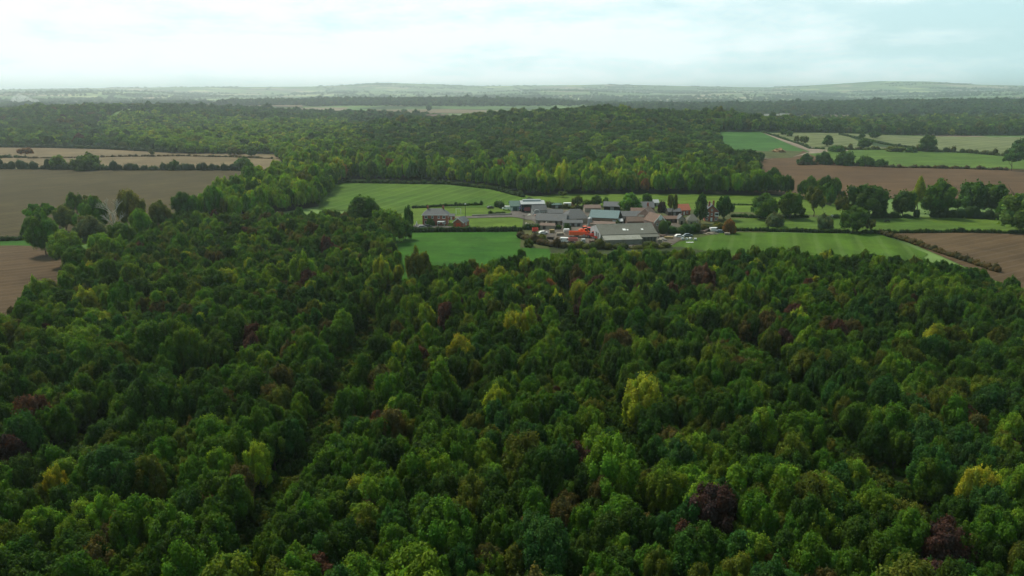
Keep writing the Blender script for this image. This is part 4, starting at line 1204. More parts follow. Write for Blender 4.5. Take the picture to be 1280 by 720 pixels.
def window(root, x, z, w=1.0, h=1.3, y=0.0, side=None, frame=None, rows=2, cols=2):
    """a framed window proud of the front wall; side='r'/'l' puts it on an end wall at distance x from the front"""
    f = MB(); p = MB(); b = 0.14
    def bx(m, u0, u1, w0, w1, z0, z1):
        if side is None: m.box(u0, u1, y - w1, y - w0, z0, z1)
        elif side[0] == 'r': m.box(side[1] + w0, side[1] + w1, u0, u1, z0, z1)
        else: m.box(side[1] - w1, side[1] - w0, u0, u1, z0, z1)
    bx(f, x - w / 2, x + w / 2, 0.003, 0.08, z, z + b); bx(f, x - w / 2, x + w / 2, 0.003, 0.08, z + h - b, z + h)
    for u in (x - w / 2, x + w / 2 - b): bx(f, u, u + b, 0.003, 0.08, z + b, z + h - b)
    for k in range(1, cols): u = x - w / 2 + w * k / cols; bx(f, u - .025, u + .025, 0.01, 0.07, z + b, z + h - b)
    bx(p, x - w / 2 + b, x + w / 2 - b, 0.003, 0.03, z + b, z + h - b)
    bx(f, x - w / 2 - .1, x + w / 2 + .1, 0.003, 0.16, z - .09, z - .003)
    fo = f.build('window', frame or WHITE, root)
    p.build('pane', GLASS, fo)
    return fo
def door(root, x, w, h, mat, y=0.0, z=0.0, name='door', handle=True):
    d = MB().box(x - w / 2, x + w / 2, y - 0.07, y - 0.004, z, z + h).build(name, mat, root)
    if handle: MB().box(x + w / 2 - 0.2, x + w / 2 - 0.1, y - 0.12, y - 0.071, z + 1.0, z + 1.12).build('handle', STEEL, d)
    return d
def chimney(roof, x, y, z0, z1, mat, s=0.45):
    m = MB().box(x - s, x + s, y - s * .7, y + s * .7, z0, z1).box(x - s - .06, x + s + .06, y - s * .7 - .06, y + s * .7 + .06, z1 + .002, z1 + .15)
    for q in (-.2, .2): m.tube((x + q, y, z1 + .15), (x + q, y, z1 + .5), .12, .1, 8)
    return m.build('chimney', mat, roof)
def site(name, label, cat, px, py, yaw=0.0, group=None):
    x, y = G(px, py)
    o = empty(name, (x, y, float(H(x, y)) + 0.0), R(yaw)); tag(o, label, cat, group)
    o['site_scale'] = math.hypot(math.hypot(x, y), CAM_H) / F
    return o
def mpp(o): k = o['site_scale']; return k

# brick farmhouse
b = site('farmhouse', 'two storey red brick farmhouse with hipped slate roof behind the garden hedge', 'house', 544, 282)
w = 31 * mpp(b)
rf = house_shell(b, w, 8.0, 5.6, 8.0, BRICK, SLATE, 'x', hip=2.6, over=0.5)
chimney(rf, -w / 2 + 2.4, 4.0, 6.8, 9.2, BRICK); chimney(rf, w / 2 - 2.4, 4.0, 6.8, 9.2, BRICK)
for x in (-4.5, -1.3, 1.9, 4.5):
    window(b, x, 3.7, 1.5 if abs(x) > 4 else 1.0, 1.3); 
for x in (-4.5, 4.6): window(b, x, 1.0, 1.7, 1.5)
window(b, 1.9, 1.0, 1.0, 1.3); door(b, -1.3, 1.0, 2.1, WHITE)
MB().box(-w / 2 - .5, w / 2 + .5, -.62, -.52, 5.35, 5.5).build('gutter', WHITE, b)
for s in (('r', w / 2), ('l', -w / 2)): window(b, 3, 3.7, 1, 1.3, side=s); window(b, 3, 1.0, 1, 1.3, side=s)
mb = MB(); mb.box(1.4, 5.0, -3.2, -.2, 2.3, 2.5)
for x in (1.5, 4.9):
    mb.box(x - .08, x + .08, -3.1, -2.94, 0, 2.3)
mb.build('porch', WHITE, b)
# small garage
b = site('garage', 'small red brick garage with white-edged gable right of the farmhouse', 'garage', 573, 284, -22)
house_shell(b, 5.6, 6.5, 2.5, 4.6, BRICK, SLATE, 'y', over=.3, verge=WHITE); door(b, 0, 2.6, 2.1, RED_P, name='garage_door'); window(b, 3, 1.0, 1.2, 1.0, side=('r', 2.8))
b = site('shed', 'low slate roofed shed between the farmhouse and the garage', 'shed', 563, 275)
house_shell(b, 4.2, 3, 2.1, 3.0, BRICK, SLATE, 'x'); door(b, 0.5, .9, 1.9, WHITE)
# green barn
b = site('green_barn', 'dark green sheet barn at the left end of the farm, next to the open barn', 'barn', 644, 264, 4)
house_shell(b, 11.5 * mpp(b), 12, 2.9, 5.0, PALE_G, GREEN_S, 'x', over=.5); door(b, 0, 2.4, 2.4, GREEN_S); door(b, -2.0, .9, 2.0, WHITE)
# open barn with white roof
b = site('open_barn', 'black open-fronted barn with a raised white roof full of machinery', 'barn', 666, 266, 6)
w = 28 * mpp(b)
house_shell(b, w, 8, 5.0, 6.3, DARKW, WHITE_S, 'x', over=.6, open_front=True)
MB().box(-w / 2 - .6, w / 2 + .6, -.75, -.61, 4.7, 5.1).build('fascia', STEEL, b)
MB().prism([(2.6, 6.1), (5.4, 6.1), (5.0, 7.0), (3.0, 7.0)], -w / 2 + 1, w / 2 - 1.5, 'x').build('ridge_vent', WHITE_S, b)
# grey roofed barn in front of it with a round arch
b = site('arched_shed', 'grey-roofed shed with a round white hoop on its end, before the open barn', 'shed', 675, 270, 10)
house_shell(b, 17 * mpp(b), 7, 3.2, 5.4, STEEL, GREY_S, 'x', over=.4)
mb = MB()
for k in range(20):
    a0, a1 = 2 * math.pi * k / 20, 2 * math.pi * (k + 1) / 20
    mb.tube((-1.9 + 1.7 * math.cos(a0), -.35, 1.9 + 1.7 * math.sin(a0)), (-1.9 + 1.7 * math.cos(a1), -.35, 1.9 + 1.7 * math.sin(a1)), .14, .14, 6, False)
mb.build('hoop', WHITE, b)
mb = MB()
mb.box(-3.6, -.9, -2.6, -1.0, 0, 1.3); mb.build('wall', PINKISH, b)
for k in range(3): window(b, 0.9 + k * 1.1, 1.2, .8, 1.2, cols=2)
# long low grey barns
b = site('grey_barn', 'long low barn with weathered grey sheet roof in front of the arched shed', 'barn', 688, 281.5, -11)
w = 37 * mpp(b)
house_shell(b, w, 11, 2.5, 4.9, STONE, GREY_S, 'x', over=.5)
for k in range(5): door(b, -w / 2 + 1.8 + k * 2.9, 1.4, 2.0, DARKW if k % 2 else RUSTY)
b = site('grey_barn', 'hump-backed dark grey barn between the long grey barn and teal roof', 'barn', 722, 280, 8)
house_shell(b, 27 * mpp(b), 13, 3.0, 6.6, STONE, GREY_S, 'x', over=.4, hip=3.0); door(b, 1, 3.2, 2.6, DARKW)
b = site('low_shed', 'small blue-grey lean-to in front of the hump-backed barn', 'shed', 716, 284, 2)
house_shell(b, 24 * mpp(b), 5, 2.2, 3.2, STEEL, GREY_S, 'x', over=.3)
for k in range(3): door(b, -3 + k * 3, 1.6, 1.9, DARKW)
# ruin, rusty fencing
b = site('stone_ruin', 'low roofless brown wall with rusty panels beside the lane', 'wall', 669, 284, -8)
mb = MB(); w = 26 * mpp(b)
mb.box(-w / 2, w / 2, 0, .35, -.2, 1.7); mb.box(-w / 2, -w / 2 + .35, .352, 5, -.2, 1.5); mb.box(w / 2 - .35, w / 2, .352, 6, -.2, 1.9)
mb.build('wall', STONE, b)
mb = MB()
for k in range(7):
    x = -w / 2 + .8 + k * 1.35; mb.box(x, x + .9, -.08, -.004, 0, 1.35 + .25 * (k % 3))
mb.build('panels', RUSTY, b)
# teal barn
b = site('teal_barn', 'big barn with teal sheet roof in the middle of the farm', 'barn', 754, 283, -14)
w = 34 * mpp(b)
house_shell(b, w, 15, 4.4, 7.0, BRICK_O, TEAL, 'x', over=.5)
door(b, -w / 4, 3.6, 3.2, DARKW); door(b, w / 4, 1.2, 2.1, RUSTY); window(b, 0, 1.6, 1.2, 1.0)
b = site('lean_to', 'rusty brown lean-to roof along the front of the teal roofed barn', 'lean-to', 753, 286, -14)
mb = MB(); w2_ = 30 * mpp(b)
mb.prism([(0, -.2), (3.6, -.2), (3.6, 3.0), (0, 2.1)], -w2_ / 2, w2_ / 2, 'x'); mb.build('wall', STONE, b)
MB().prism([(-.3, 2.13), (3.6, 3.05), (3.6, 3.2), (-.3, 2.28)], -w2_ / 2 - .2, w2_ / 2 + .2, 'x').build('roof', RUSTY, b)
b = site('open_shed', 'small dark open shed with a white roof edge right of the teal roof', 'shed', 772, 284, -6)
house_shell(b, 4.6, 5, 3.0, 3.8, DARKW, WHITE_S, 'x', over=.3, open_front=True)
b = site('grey_shed', 'grey double shed with dark doorways between teal roof and pink house', 'shed', 790, 280, 3)
w = 24 * mpp(b)
house_shell(b, w, 10, 4.0, 5.8, STEEL, GREY_S, 'x', over=.3)
for x in (-3.5, -1.0, 2.0, 4.0): door(b, x, 1.5, 2.8, DARKW)
b = site('cattle_shed', 'low grey shed behind the teal roof with a black front', 'shed', 765, 264, -8)
house_shell(b, 20 * mpp(b), 8, 2.8, 4.8, DARKW, SLATE, 'x', over=.4); door(b, 0, 2, 2.3, STEEL)
b = site('container', 'white and orange storage container behind the grey barns', 'container', 712, 259, 3)
MB().box(-3.4, 1.0, 0, 2.4, .15, 2.5).build('body', WHITE, b); MB().box(1.003, 3.2, 0, 2.4, .15, 2.45).build('door_end', plain('orange_brown', (.42, .2, .12), .2), b)
mb = MB()
for k in range(9): mb.box(-3.3 + k * .5, -3.2 + k * .5, -.04, -.003, .3, 2.4)
mb.build('ribs', WHITE, b)
b = site('low_shed', 'low dark flat shed right of the open barn, left of container', 'shed', 696, 261, 2)
house_shell(b, 12 * mpp(b), 5, 2.2, 2.9, DARKW, GREEN_S, 'x', over=.3); door(b, 0, 1.6, 1.9, STEEL)
# the large barn in front
b = site('large_barn', 'large front barn with long grey cement roof and white gable end', 'barn', 786, 303.5, 9)
k = mpp(b); w = 71 * k
wall = MB()
D_ = 17.0
wall.prism([(0, -.3), (D_, -.3), (D_, 4.4), (D_ * .48, 6.9), (0, 3.9)], -w / 2, w / 2, 'x'); wall.build('wall', CEMENT_L, b)
r = MB(); r.prism([(-.3, 3.85), (D_ * .48, 6.95), (D_ * .48, 7.13), (-.3, 4.03)], -w / 2 - .25, w / 2 + .25, 'x'); rfo = r.build('roof', CEMENT, b)
r = MB(); r.prism([(D_ * .48 + .004, 6.95), (D_ + .4, 4.3), (D_ + .4, 4.48), (D_ * .48 + .004, 7.13)], -w / 2 - .25, w / 2 + .25, 'x'); r.build('rear_roof', RUSTY, b)
MB().prism([(D_ * .48 - .35, 7.03), (D_ * .48, 7.36), (D_ * .48 + .35, 7.03)], -w / 2 - .2, w / 2 + .2, 'x').build('ridge_cap', CEMENT_L, b)
for x, s_ in ((-2.0, 1.4), (-0.2, .8), (6.6, 1.0)):
    MB().prism([(2.8, 5.12), (2.8 + s_, 5.12 + s_ * .362), (2.8 + s_, 5.24 + s_ * .362), (2.8, 5.24)], x, x + s_, 'x').build('skylight', WHITE, rfo)
mb = MB()      # lean-to along the front, lower and paler
mb.prism([(-5.0, -.3), (-.004, -.3), (-.004, 3.6), (-5.0, 2.5)], -w / 2 + .4, w / 2 - 8.6, 'x'); mb.build('lean_to_wall', CEMENT_L, b)
mb = MB(); mb.prism([(-5.3, 2.5), (-.31, 3.65), (-.31, 3.8), (-5.3, 2.65)], -w / 2 + .2, w / 2 - 8.4, 'x'); mb.build('lean_to_roof', CEMENT_L, b)
mb = MB()
for j in range(6):
    x = w / 2 - 8.1 + j * 1.55; mb.box(x - .1, x + .1, -3.0, -2.8, -.2, 3.0)
mb.build('posts', DARKW, b)
MB().prism([(-3.3, 3.0), (-.31, 3.7), (-.31, 3.8), (-3.3, 3.1)], w / 2 - 8.35, w / 2 + .2, 'x').build('canopy_roof', CEMENT, b)
mb = MB()
mb.prism([(-.1, -.2), (D_ + .1, -.2), (D_ + .1, 4.45), (D_ * .48, 7.0), (-.1, 3.95)], -w / 2 - .30, -w / 2 - .26, 'x'); mb.build('gable', WHITE_S, b)
for j, yy in enumerate((3.0, 6.0)): MB().box(-w / 2 - .36, -w / 2 - .303, yy, yy + 1.6, 0.3, 4.2).build('door', DARKW, b)
b2 = site('brown_shed', 'brown rusty shed roof immediately behind the large barn', 'shed', 799, 285.5, 3)
house_shell(b2, 30 * mpp(b2), 5, 3.6, 5.4, RUSTY, RUSTY, 'x', over=.3); door(b2, 0, 2, 2.4, DARKW)
# pink farmhouse with two gables
b = site('pink_house', 'pinkish brick house with brown tiled roof beside the large barn', 'house', 805, 284, -20)
w = 15 * mpp(b)
rf = house_shell(b, 6.8, 10.5, 6.2, 9.4, BRICK_P, TILE_B, 'y', over=.35, verge=PINKISH)
chimney(rf, 0, 8.5, 8.6, 10.8, BRICK)
MB().box(-3.0, -.4, -.03, -.003, .3, 6.2).build('painted_panel', RENDER_W, b)
window(b, -1.6, 4.2, 1.1, 1.2, y=-.03); window(b, 1.3, 4.2, 1.0, 1.2); window(b, -1.6, .9, 1.2, 1.2, y=-.03); window(b, 1.5, .9, 1, 1.2)
for yy in (2.2, 5.0, 7.8): window(b, yy, 3.2, 1.0, 1.2, side=('r', 3.4))
b = site('pink_house', 'lower pink gabled house with broad white gable edge', 'house', 824, 290.5, 24)
house_shell(b, 6.4, 8.5, 5.4, 8.6, BRICK_P, TILE_B, 'y', over=.4, verge=WHITE)
window(b, -1.4, 3.4, 1.0, 1.2); window(b, 1.4, .9, 1, 1.2); door(b, 0, .95, 2.0, WHITE)
MB().box(-1.0, 1.0, -.45, -.403, 6.0, 7.9).build('gable_boarding', WHITE, b)
b = site('stable', 'long dark low stable with brown roof right of the pink houses', 'stable', 840, 279, 1)
w = 24 * mpp(b); house_shell(b, w, 4.5, 2.3, 3.4, DARKW, TILE_B, 'x', over=.4)
for j in range(4): door(b, -w / 2 + 1.4 + j * 2.2, 1.1, 1.9, RUSTY)
b = site('orange_roofed_house', 'house with bright orange-red tiled roof left of the pointed tree', 'house', 855, 269, 14)
house_shell(b, 16 * mpp(b), 6, 2.9, 5.6, BRICK, TILE_O, 'x', over=.35); window(b, -1.8, 1.0); window(b, 1.8, 1.0); door(b, 0, .9, 2.0, WHITE)
mb = MB(); mb.prism([(-1.3, 2.6), (0.0, 5.3), (1.3, 2.6)], 0.5, 3.0, 'y')
b = site('stone_outbuilding', 'hipped mossy roofed stone building in front of the orange roof', 'outbuilding', 866, 282.5, -6)
house_shell(b, 13 * mpp(b), 7, 3.0, 5.4, STONE, CEMENT, 'x', hip=2.2, over=.35); door(b, -.8, 1.0, 2.0, DARKW); window(b, 1.2, .9)
b = site('stone_outbuilding', 'narrow blue-grey roofed stone building left of the hipped mossy roof', 'outbuilding', 852, 281, -4)
house_shell(b, 8 * mpp(b), 7, 2.8, 4.6, STONE, SLATE, 'y', over=.3); door(b, 0, 1.0, 2.0, DARKW)
b = site('brick_house', 'tall dark red brick house with white bays between two dark trees', 'house', 889, 277, -8)
rf = house_shell(b, 6.8, 8.5, 5.6, 8.6, BRICK, SLATE, 'y', over=.35, verge=SLATE)
chimney(rf, -1.2, 2.5, 7.0, 9.9, BRICK); chimney(rf, 1.4, 6.5, 7.0, 9.9, BRICK)
for x in (-2.4, 2.4):
    bay = MB().box(x - .95, x + .95, -.9, -.004, 2.9, 4.9).build('bay', WHITE, b)
    MB().box(x - .8, x + .8, -.93, -.903, 3.5, 4.6).build('pane', GLASS, bay)
window(b, 0, 5.6, .9, 1.1); window(b, 0, 3.3, .9, 1.2); door(b, 0, 1.0, 2.1, WHITE); window(b, -2.3, .8, 1.2, 1.3); window(b, 2.3, .8, 1.2, 1.3)
b = site('white_shed', 'small shed with shining white roof left of the purple tree', 'shed', 819, 258, 5)
house_shell(b, 9 * mpp(b), 5, 2.2, 3.6, STEEL, WHITE_S, 'x', over=.3); door(b, 0, 1, 1.9, DARKW)
b = site('grey_house', 'grey slate-roofed long building left of the small white roof', 'outbuilding', 808, 266, 2)
house_shell(b, 19 * mpp(b), 8, 3.0, 5.6, BRICK_O, SLATE, 'x', over=.3); door(b, 1, 1, 2, DARKW); window(b, -2, 1.1)

# far houses
def far_house(label, px, py, w, d, eave, ridge, wall, roof, yaw=0, group=None, z=0.0):
    b = site('house', label, 'house', px, py, yaw, group)
    rf = house_shell(b, w, d, eave, ridge, wall, roof, 'x', over=.4)
    chimney(rf, w / 2 - 1.2, d / 2, ridge - .6, ridge + 1.3, BRICK)
    for x in (-w / 4, w / 4):
        window(b, x, 1.0, 1.5, 1.4); window(b, x, 3.3, 1.5, 1.2) if eave > 4.5 else None
    door(b, 0, 1.0, 2.1, DARKW)
    return b
far_house('house with salmon red roof among the far left trees', 140, 175, 13, 9, 5.0, 9.0, BRICK, TILE_O, 20)
far_house('white gabled house left of the salmon red roof', 122, 177, 11, 9, 5.0, 8.6, RENDER_W, SLATE, -20)
far_house('low white bungalow in the far trees left of the white gable', 99, 177, 12, 7, 2.8, 4.6, RENDER_W, WHITE_S)
far_house('brown roofed house right of the salmon red roof', 156, 176, 12, 8, 4.8, 8.0, BRICK, TILE_B, 0)
far_house('white house at the left edge of the photo', 4, 176, 15, 8, 4.5, 7.5, RENDER_W, SLATE, 10)
far_house('pale cottage at the wood edge above the pale stubble', 56, 183, 12, 7, 2.8, 5.0, RENDER_W, SLATE)
far_house('long brown farm building on the distant green patch', 546, 151.6, 50, 20, 8, 15, BRICK, TILE_B)
far_house('white roofed barn beside the distant brown farm building', 563, 153.0, 24, 16, 4, 8, RENDER_W, WHITE_S)
far_house('pale grey barn in the right distance, the left of two', 966, 149.4, 38, 20, 7, 13, CEMENT_L, CEMENT_L)
far_house('pale grey barn in the right distance, the right of two', 983, 149.8, 28, 20, 7, 15, CEMENT_L, CEMENT_L)

# ------------------------------------------------------------------ vehicles and machinery
def wheel(root, x, y, r, wd):
    t = MB().tube((x, y - wd / 2, r), (x, y + wd / 2, r), r, r, 14).build('wheel', TYRE, root, False)
    MB().tube((x, y - wd / 2 - .02, r), (x, y + wd / 2 + .02, r), r * .5, r * .5, 10).build('rim', STEEL, t)
    return t
def car(label, px, py, yaw, mat, kind='car', group=None, z=0.4):
    b = site('parked_' + kind, label, kind, px, py, yaw, group); b.location.z += z
    if kind == 'van': prof = [(-2.4, .4), (2.4, .4), (2.45, 1.1), (1.7, 1.3), (1.1, 2.1), (-2.35, 2.2), (-2.45, 1.2)]; gl = [(1.15, 1.35), (1.62, 1.35), (1.08, 1.98), (.45, 1.98), (.45, 1.35)]
    else: prof = [(-2.1, .35), (2.1, .35), (2.15, .8), (1.2, .95), (.55, 1.45), (-1.2, 1.48), (-1.9, .98), (-2.15, .85)]; gl = [(1.05, .95), (.5, 1.38), (-1.15, 1.4), (-1.75, .98)]
    hw = .85
    MB().prism(prof, -hw, hw, 'y').build('body', mat, b)
    MB().prism(gl, -hw - .012, -hw - .002, 'y').prism(gl, hw + .002, hw + .012, 'y').build('side_window', GLASS, b)
    MB().hexa([(prof[3][0] - .03, -.7, prof[3][1] + .06), (prof[3][0] + .03, -.7, prof[3][1] + .06), (prof[3][0] + .03, .7, prof[3][1] + .06), (prof[3][0] - .03, .7, prof[3][1] + .06)],
              [(prof[4][0] - .0, -.6, prof[4][1] - .03), (prof[4][0] + .08, -.6, prof[4][1] - .03), (prof[4][0] + .08, .6, prof[4][1] - .03), (prof[4][0], .6, prof[4][1] - .03)]).build('windscreen', GLASS, b)
    for x in (-1.35, 1.35):
        for y in (-.78, .78): wheel(b, x, y, .33, .2)
    for y in (-.6, .6): MB().box(prof[2][0] - .03, prof[2][0] + .02, y - .15, y + .15, .62, .78).build('headlight', WHITE, b)
    return b
car('white van parked left of the green barn', 633, 263, 170, WHITE, 'van')
car('dark car parked in front of the farmhouse, left of porch', 535, 285.5, 5, plain('dark_car', (.04, .045, .05), .1, 1, .3, .5))
car('silver car parked in front of the farmhouse beside the hedge', 528, 286, 8, STEEL)
car('small black car on the lawn left of the white van', 613, 261, 30, plain('black_car', (.03, .03, .035), .1, 1, .3, .5), z=.2)
car('white and black car behind the hedge below the low stone ruin', 679, 293.5, 20, WHITE)
car('white van on the yard in front of the large barn', 707, 304, -5, WHITE, 'van')
car('white van among the scrap heap right of the tall hedge', 893, 290, 15, WHITE, 'van', z=.1)
car('blue-grey car among the scrap heap, right of the white van', 901, 291.5, -20, plain('bluegrey_car', (.13, .19, .25), .2, 1, .4, .5), z=.1)
car('dark car in the scrap heap left of the white van', 886, 290, 30, DARKW, z=.1)
car('blue-grey car at the paddock edge in front of tall hedge', 860, 296, 4, plain('steel_blue_car', (.18, .23, .25), .2, 1, .4, .5), z=.1)
car('white car at the paddock edge in front of tall hedge', 849, 297, 8, WHITE, z=.1)
def trailer(label, px, py, yaw, mat, L=5.0, hgt=1.2):
    b = site('farm_trailer', label, 'trailer', px, py, yaw); b.location.z += .4
    m = MB(); m.box(-L / 2, L / 2, -1.15, 1.15, .95, 1.1)
    for s in (-1.15, 1.07): m.box(-L / 2, L / 2, s, s + .08, 1.101, 1.1 + hgt)
    for s in (-L / 2, L / 2 - .08): m.box(s, s + .08, -1.069, 1.069, 1.101, 1.1 + hgt)
    for j in range(6): m.box(-L / 2 + .1 + j * (L - .3) / 5, -L / 2 + .2 + j * (L - .3) / 5, -1.21, -1.152, .95, 1.1 + hgt)
    m.build('body', mat, b)
    d = MB().tube((L / 2, -.5, .95), (L / 2 + 1.4, 0, .6), .06, .06, 6).tube((L / 2, .5, .95), (L / 2 + 1.4, 0, .6), .06, .06, 6).build('drawbar', mat, b)
    for x in (-1.0, .1):
        for y in (-1.0, 1.0): wheel(b, x, y, .46, .3)
    return b
trailer('long orange-red trailer at the left of the red machines', 722, 297, 0, ORANGE_P, 8.0, 1.5)
trailer('red trailer standing alone behind the olive hedge', 669, 292, 8, RED_P, 2.6, 1.3)
trailer('faded pink trailer in front of the red machines', 716, 304.5, 4, plain('faded_red', (.52, .19, .16), .2, 2), 4.0, 1.1)
trailer('small red trailer at the foot of the white gable', 748, 301, 40, RED_P, 3.0, .8)
def telehandler(label, px, py, yaw, mat, s=1.0):
    b = site('telehandler', label, 'telehandler', px, py, yaw); b.location.z += .4; b.scale = (s, s, s)
    MB().prism([(-2.3, .6), (2.0, .6), (2.3, 1.0), (2.0, 1.35), (-1.6, 1.5), (-2.3, 1.9), (-2.5, 1.2)], -.75, .75, 'y').build('chassis', mat, b)
    c = MB().prism([(-.9, 1.45), (.7, 1.4), (.6, 2.3), (.2, 2.75), (-.8, 2.75)], -.95, .05, 'y').build('cab', mat, b)
    MB().prism([(-.75, 1.6), (.55, 1.55), (.48, 2.3), (.15, 2.62), (-.7, 2.62)], -.97, -.952, 'y').prism([(-.75, 1.6), (.55, 1.55), (.48, 2.3), (.15, 2.62), (-.7, 2.62)], .052, .07, 'y').build('cab_window', GLASS, c)
    MB().hexa([(-2.3, .25, 1.9), (3.4, .25, 1.2), (3.4, .6, 1.2), (-2.3, .6, 1.9)], [(-2.3, .25, 2.3), (3.4, .25, 1.55), (3.4, .6, 1.55), (-2.3, .6, 2.3)]).build('boom', mat, b)
    MB().prism([(3.3, .5), (4.2, .5), (4.1, .6), (3.6, 1.4), (3.35, 1.5)], -.9, .95, 'y').build('bucket', STEEL, b)
    for x in (-1.5, 1.5):
        for y in (-.95, .95): wheel(b, x, y, .6, .4)
telehandler('orange-red telehandler behind the long orange-red trailer', 732, 294.5, 10, ORANGE_P, 1.15)
telehandler('red telehandler beside the white gable of the large barn', 741, 298.5, 160, RED_P, 1.15)
def tractor(label, px, py, yaw, mat, s=1.0, z=.4):
    b = site('tractor', label, 'tractor', px, py, yaw); b.location.z += z; b.scale = (s, s, s)
    MB().prism([(.1, .8), (2.1, .7), (2.15, 1.4), (1.8, 1.6), (.1, 1.7)], -.4, .4, 'y').build('bonnet', mat, b)
    c = MB().prism([(-1.4, 1.0), (.1, 1.0), (.15, 1.7), (-.05, 2.6), (-1.3, 2.6)], -.75, .75, 'y').build('cab', GLASS, b)
    MB().box(-1.45, .1, -.85, .85, 2.602, 2.74).build('roof', mat, c)
    for y in (-.95, .95):
        MB().prism([(-1.75, 1.2), (-1.5, 1.65), (-.6, 1.7), (-.1, 1.25), (-.3, 1.2), (-.7, 1.55), (-1.4, 1.5)], y - .25, y + .25, 'y').build('mudguard', mat, b)
        wheel(b, -.9, y, .8, .42); wheel(b, 1.5, y * .9, .48, .3)
    MB().tube((1.2, .2, 1.6), (1.2, .2, 2.5), .05, .04, 8).build('exhaust', DARKW, b)
tractor('red tractor between the two telehandlers', 738, 294, -60, RED_P, 1.2)
tractor('orange tractor farthest back in the red machine park', 729, 291.5, 200, ORANGE_P, 1.1)
tractor('blue tractor under the left bay of the open barn', 653, 265, -70, BLUE_P, 1.25)
b = site('red_harvester', 'big red machine parked at the right end of open barn', 'harvester', 661, 266, 0); b.location.z += .4
MB().prism([(-2.6, .8), (2.2, .8), (2.6, 1.6), (1.6, 2.9), (-2.2, 2.7), (-2.8, 1.6)], -1.2, 1.2, 'y').build('body', plain('dull_red', (.28, .07, .075), .2), b)
MB().box(1.0, 2.1, -1.0, 1.0, 2.2, 3.4).build('cab', GLASS, b)
for y in (-1.15, 1.15): wheel(b, 1.4, y, .8, .5); wheel(b, -1.7, y, .5, .3)
# clutter of the yards
def stack(label, px, py, mat, name, cat, w=1.6, d=1.2, h=1.4, yaw=0, z=.4):
    b = site(name, label, cat, px, py, yaw); l = b.location.copy(); bpy.data.objects.remove(b)
    m = MB(); k = 0; t = 0.0; r_ = random.Random(int(px * 7 + py))
    while t < h:
        a = r_.uniform(-.08, .08); m.box(-w / 2 + a, w / 2 + a, -d / 2 - a, d / 2 - a, t, t + .12)
        for q in (-1, 0, 1): m.box(q * w * .4 - .06 + a, q * w * .4 + .06 + a, -d / 2, d / 2, t + .122, t + .235)
        t += .24
    o = m.build(name, mat); o.location = l; o.location.z += z; o.rotation_euler.z = R(yaw); tag(o, label, cat)
def tank(label, px, py, mat, r_=.9, L=3.0, yaw=0, up=False, z=.4):
    b = site('storage_tank', label, 'tank', px, py, yaw); b.location.z += z
    if up:
        MB().tube((0, 0, 0), (0, 0, L), r_, r_, 20).tube((0, 0, L), (0, 0, L + .5), r_, .2, 20).build('vessel', mat, b, False)
    else:
        MB().tube((-L / 2, 0, r_ + .5), (L / 2, 0, r_ + .5), r_, r_, 20).build('vessel', mat, b)
        MB().box(-L / 2 + .3, -L / 2 + .5, -r_, r_, 0, r_).box(L / 2 - .5, L / 2 - .3, -r_, r_, 0, r_).build('cradle', STEEL, b)
stack('brown pallet stack in front of the low stone ruin', 690, 292, HAY, 'pallet_stack', 'pallets', 2.4, 1.6, 1.6)
stack('grey timber stack at the left of the red machines', 700, 295, STONE, 'timber_stack', 'timber', 3.5, 1.4, 1.2, 10)
stack('dark timber stack under the square dark hedge', 688, 300, DARKW, 'timber_stack', 'timber', 3.0, 1.4, 1.1, -15)
stack('pale pallet stack beside the faded pink trailer', 729, 304, WATER_G, 'pallet_stack', 'pallets', 1.8, 1.4, 1.5, 8)
stack('brown pallet stack below the white gable', 740, 305, RUSTY, 'pallet_stack', 'pallets', 2.2, 1.6, 1.4, 20)
stack('rusty sheet stack right of the large barn canopy', 829, 297, RUSTY, 'sheet_stack', 'metal sheets', 3.0, 1.6, 1.0, 30, .1)
stack('grey crate stack at the right corner of large barn', 824, 305, STONE, 'crate_stack', 'crates', 2.2, 1.6, 1.7, 5)
stack('brown timber stack between large barn and tall hedge', 836, 299, HAY, 'timber_stack', 'timber', 4.0, 1.2, 1.0, -5, .1)
stack('dark scrap stack left of the scrap cars', 878, 292, RUSTY, 'scrap_stack', 'scrap', 3.0, 2.0, 1.3, 12, .1)
stack('grey scrap stack right of the blue-grey scrap car', 909, 294, STONE, 'scrap_stack', 'scrap', 2.5, 1.6, 1.2, -12, .1)
stack('pale sheet pile lying on the paddock edge', 862, 304, WATER_G, 'sheet_stack', 'metal sheets', 3.4, 1.4, .3, 5, .1)
stack('hay-coloured pile in front of the teal barn lean-to', 766, 289, HAY, 'pallet_stack', 'pallets', 3, 2, 1.3, 0)
tank('white fuel tank behind the long orange-red trailer', 708, 292, WHITE, .8, 2.6, 8)
tank('green upright tank at the corner of the green barn', 655, 262, GREEN_S, 1.0, 3.4, 0, True)
tank('grey upright tank between the grey barns and teal roof', 737, 284, STEEL, 1.1, 4.2, 0, True)
tank('small dark tank beside the grey double shed', 800, 283, DARKW, .8, 2.4, 0, True)
b = site('low_shed', 'small rusty lean-to shed between the ruin and long grey barn', 'shed', 684, 287.5, -10)
house_shell(b, 7, 4, 2.2, 3.0, STONE, RUSTY, 'x', over=.3); door(b, -1.5, 1.4, 1.9, DARKW)
b = site('low_shed', 'brown roofed shed squeezed between grey shed and pink house', 'shed', 797, 274, -6)
house_shell(b, 7, 8, 3.4, 5.4, BRICK_O, TILE_B, 'x', over=.3); door(b, 0, 1.2, 2, DARKW)
b = site('low_shed', 'rust coloured shed behind the teal barn at its left', 'shed', 741, 266, 4)
house_shell(b, 9, 6, 2.6, 4.0, STONE, RUSTY, 'x', over=.3); door(b, 0, 1.6, 2, DARKW)
b = site('low_shed', 'small dark shed just left of the orange-red roof', 'shed', 843, 270, 4)
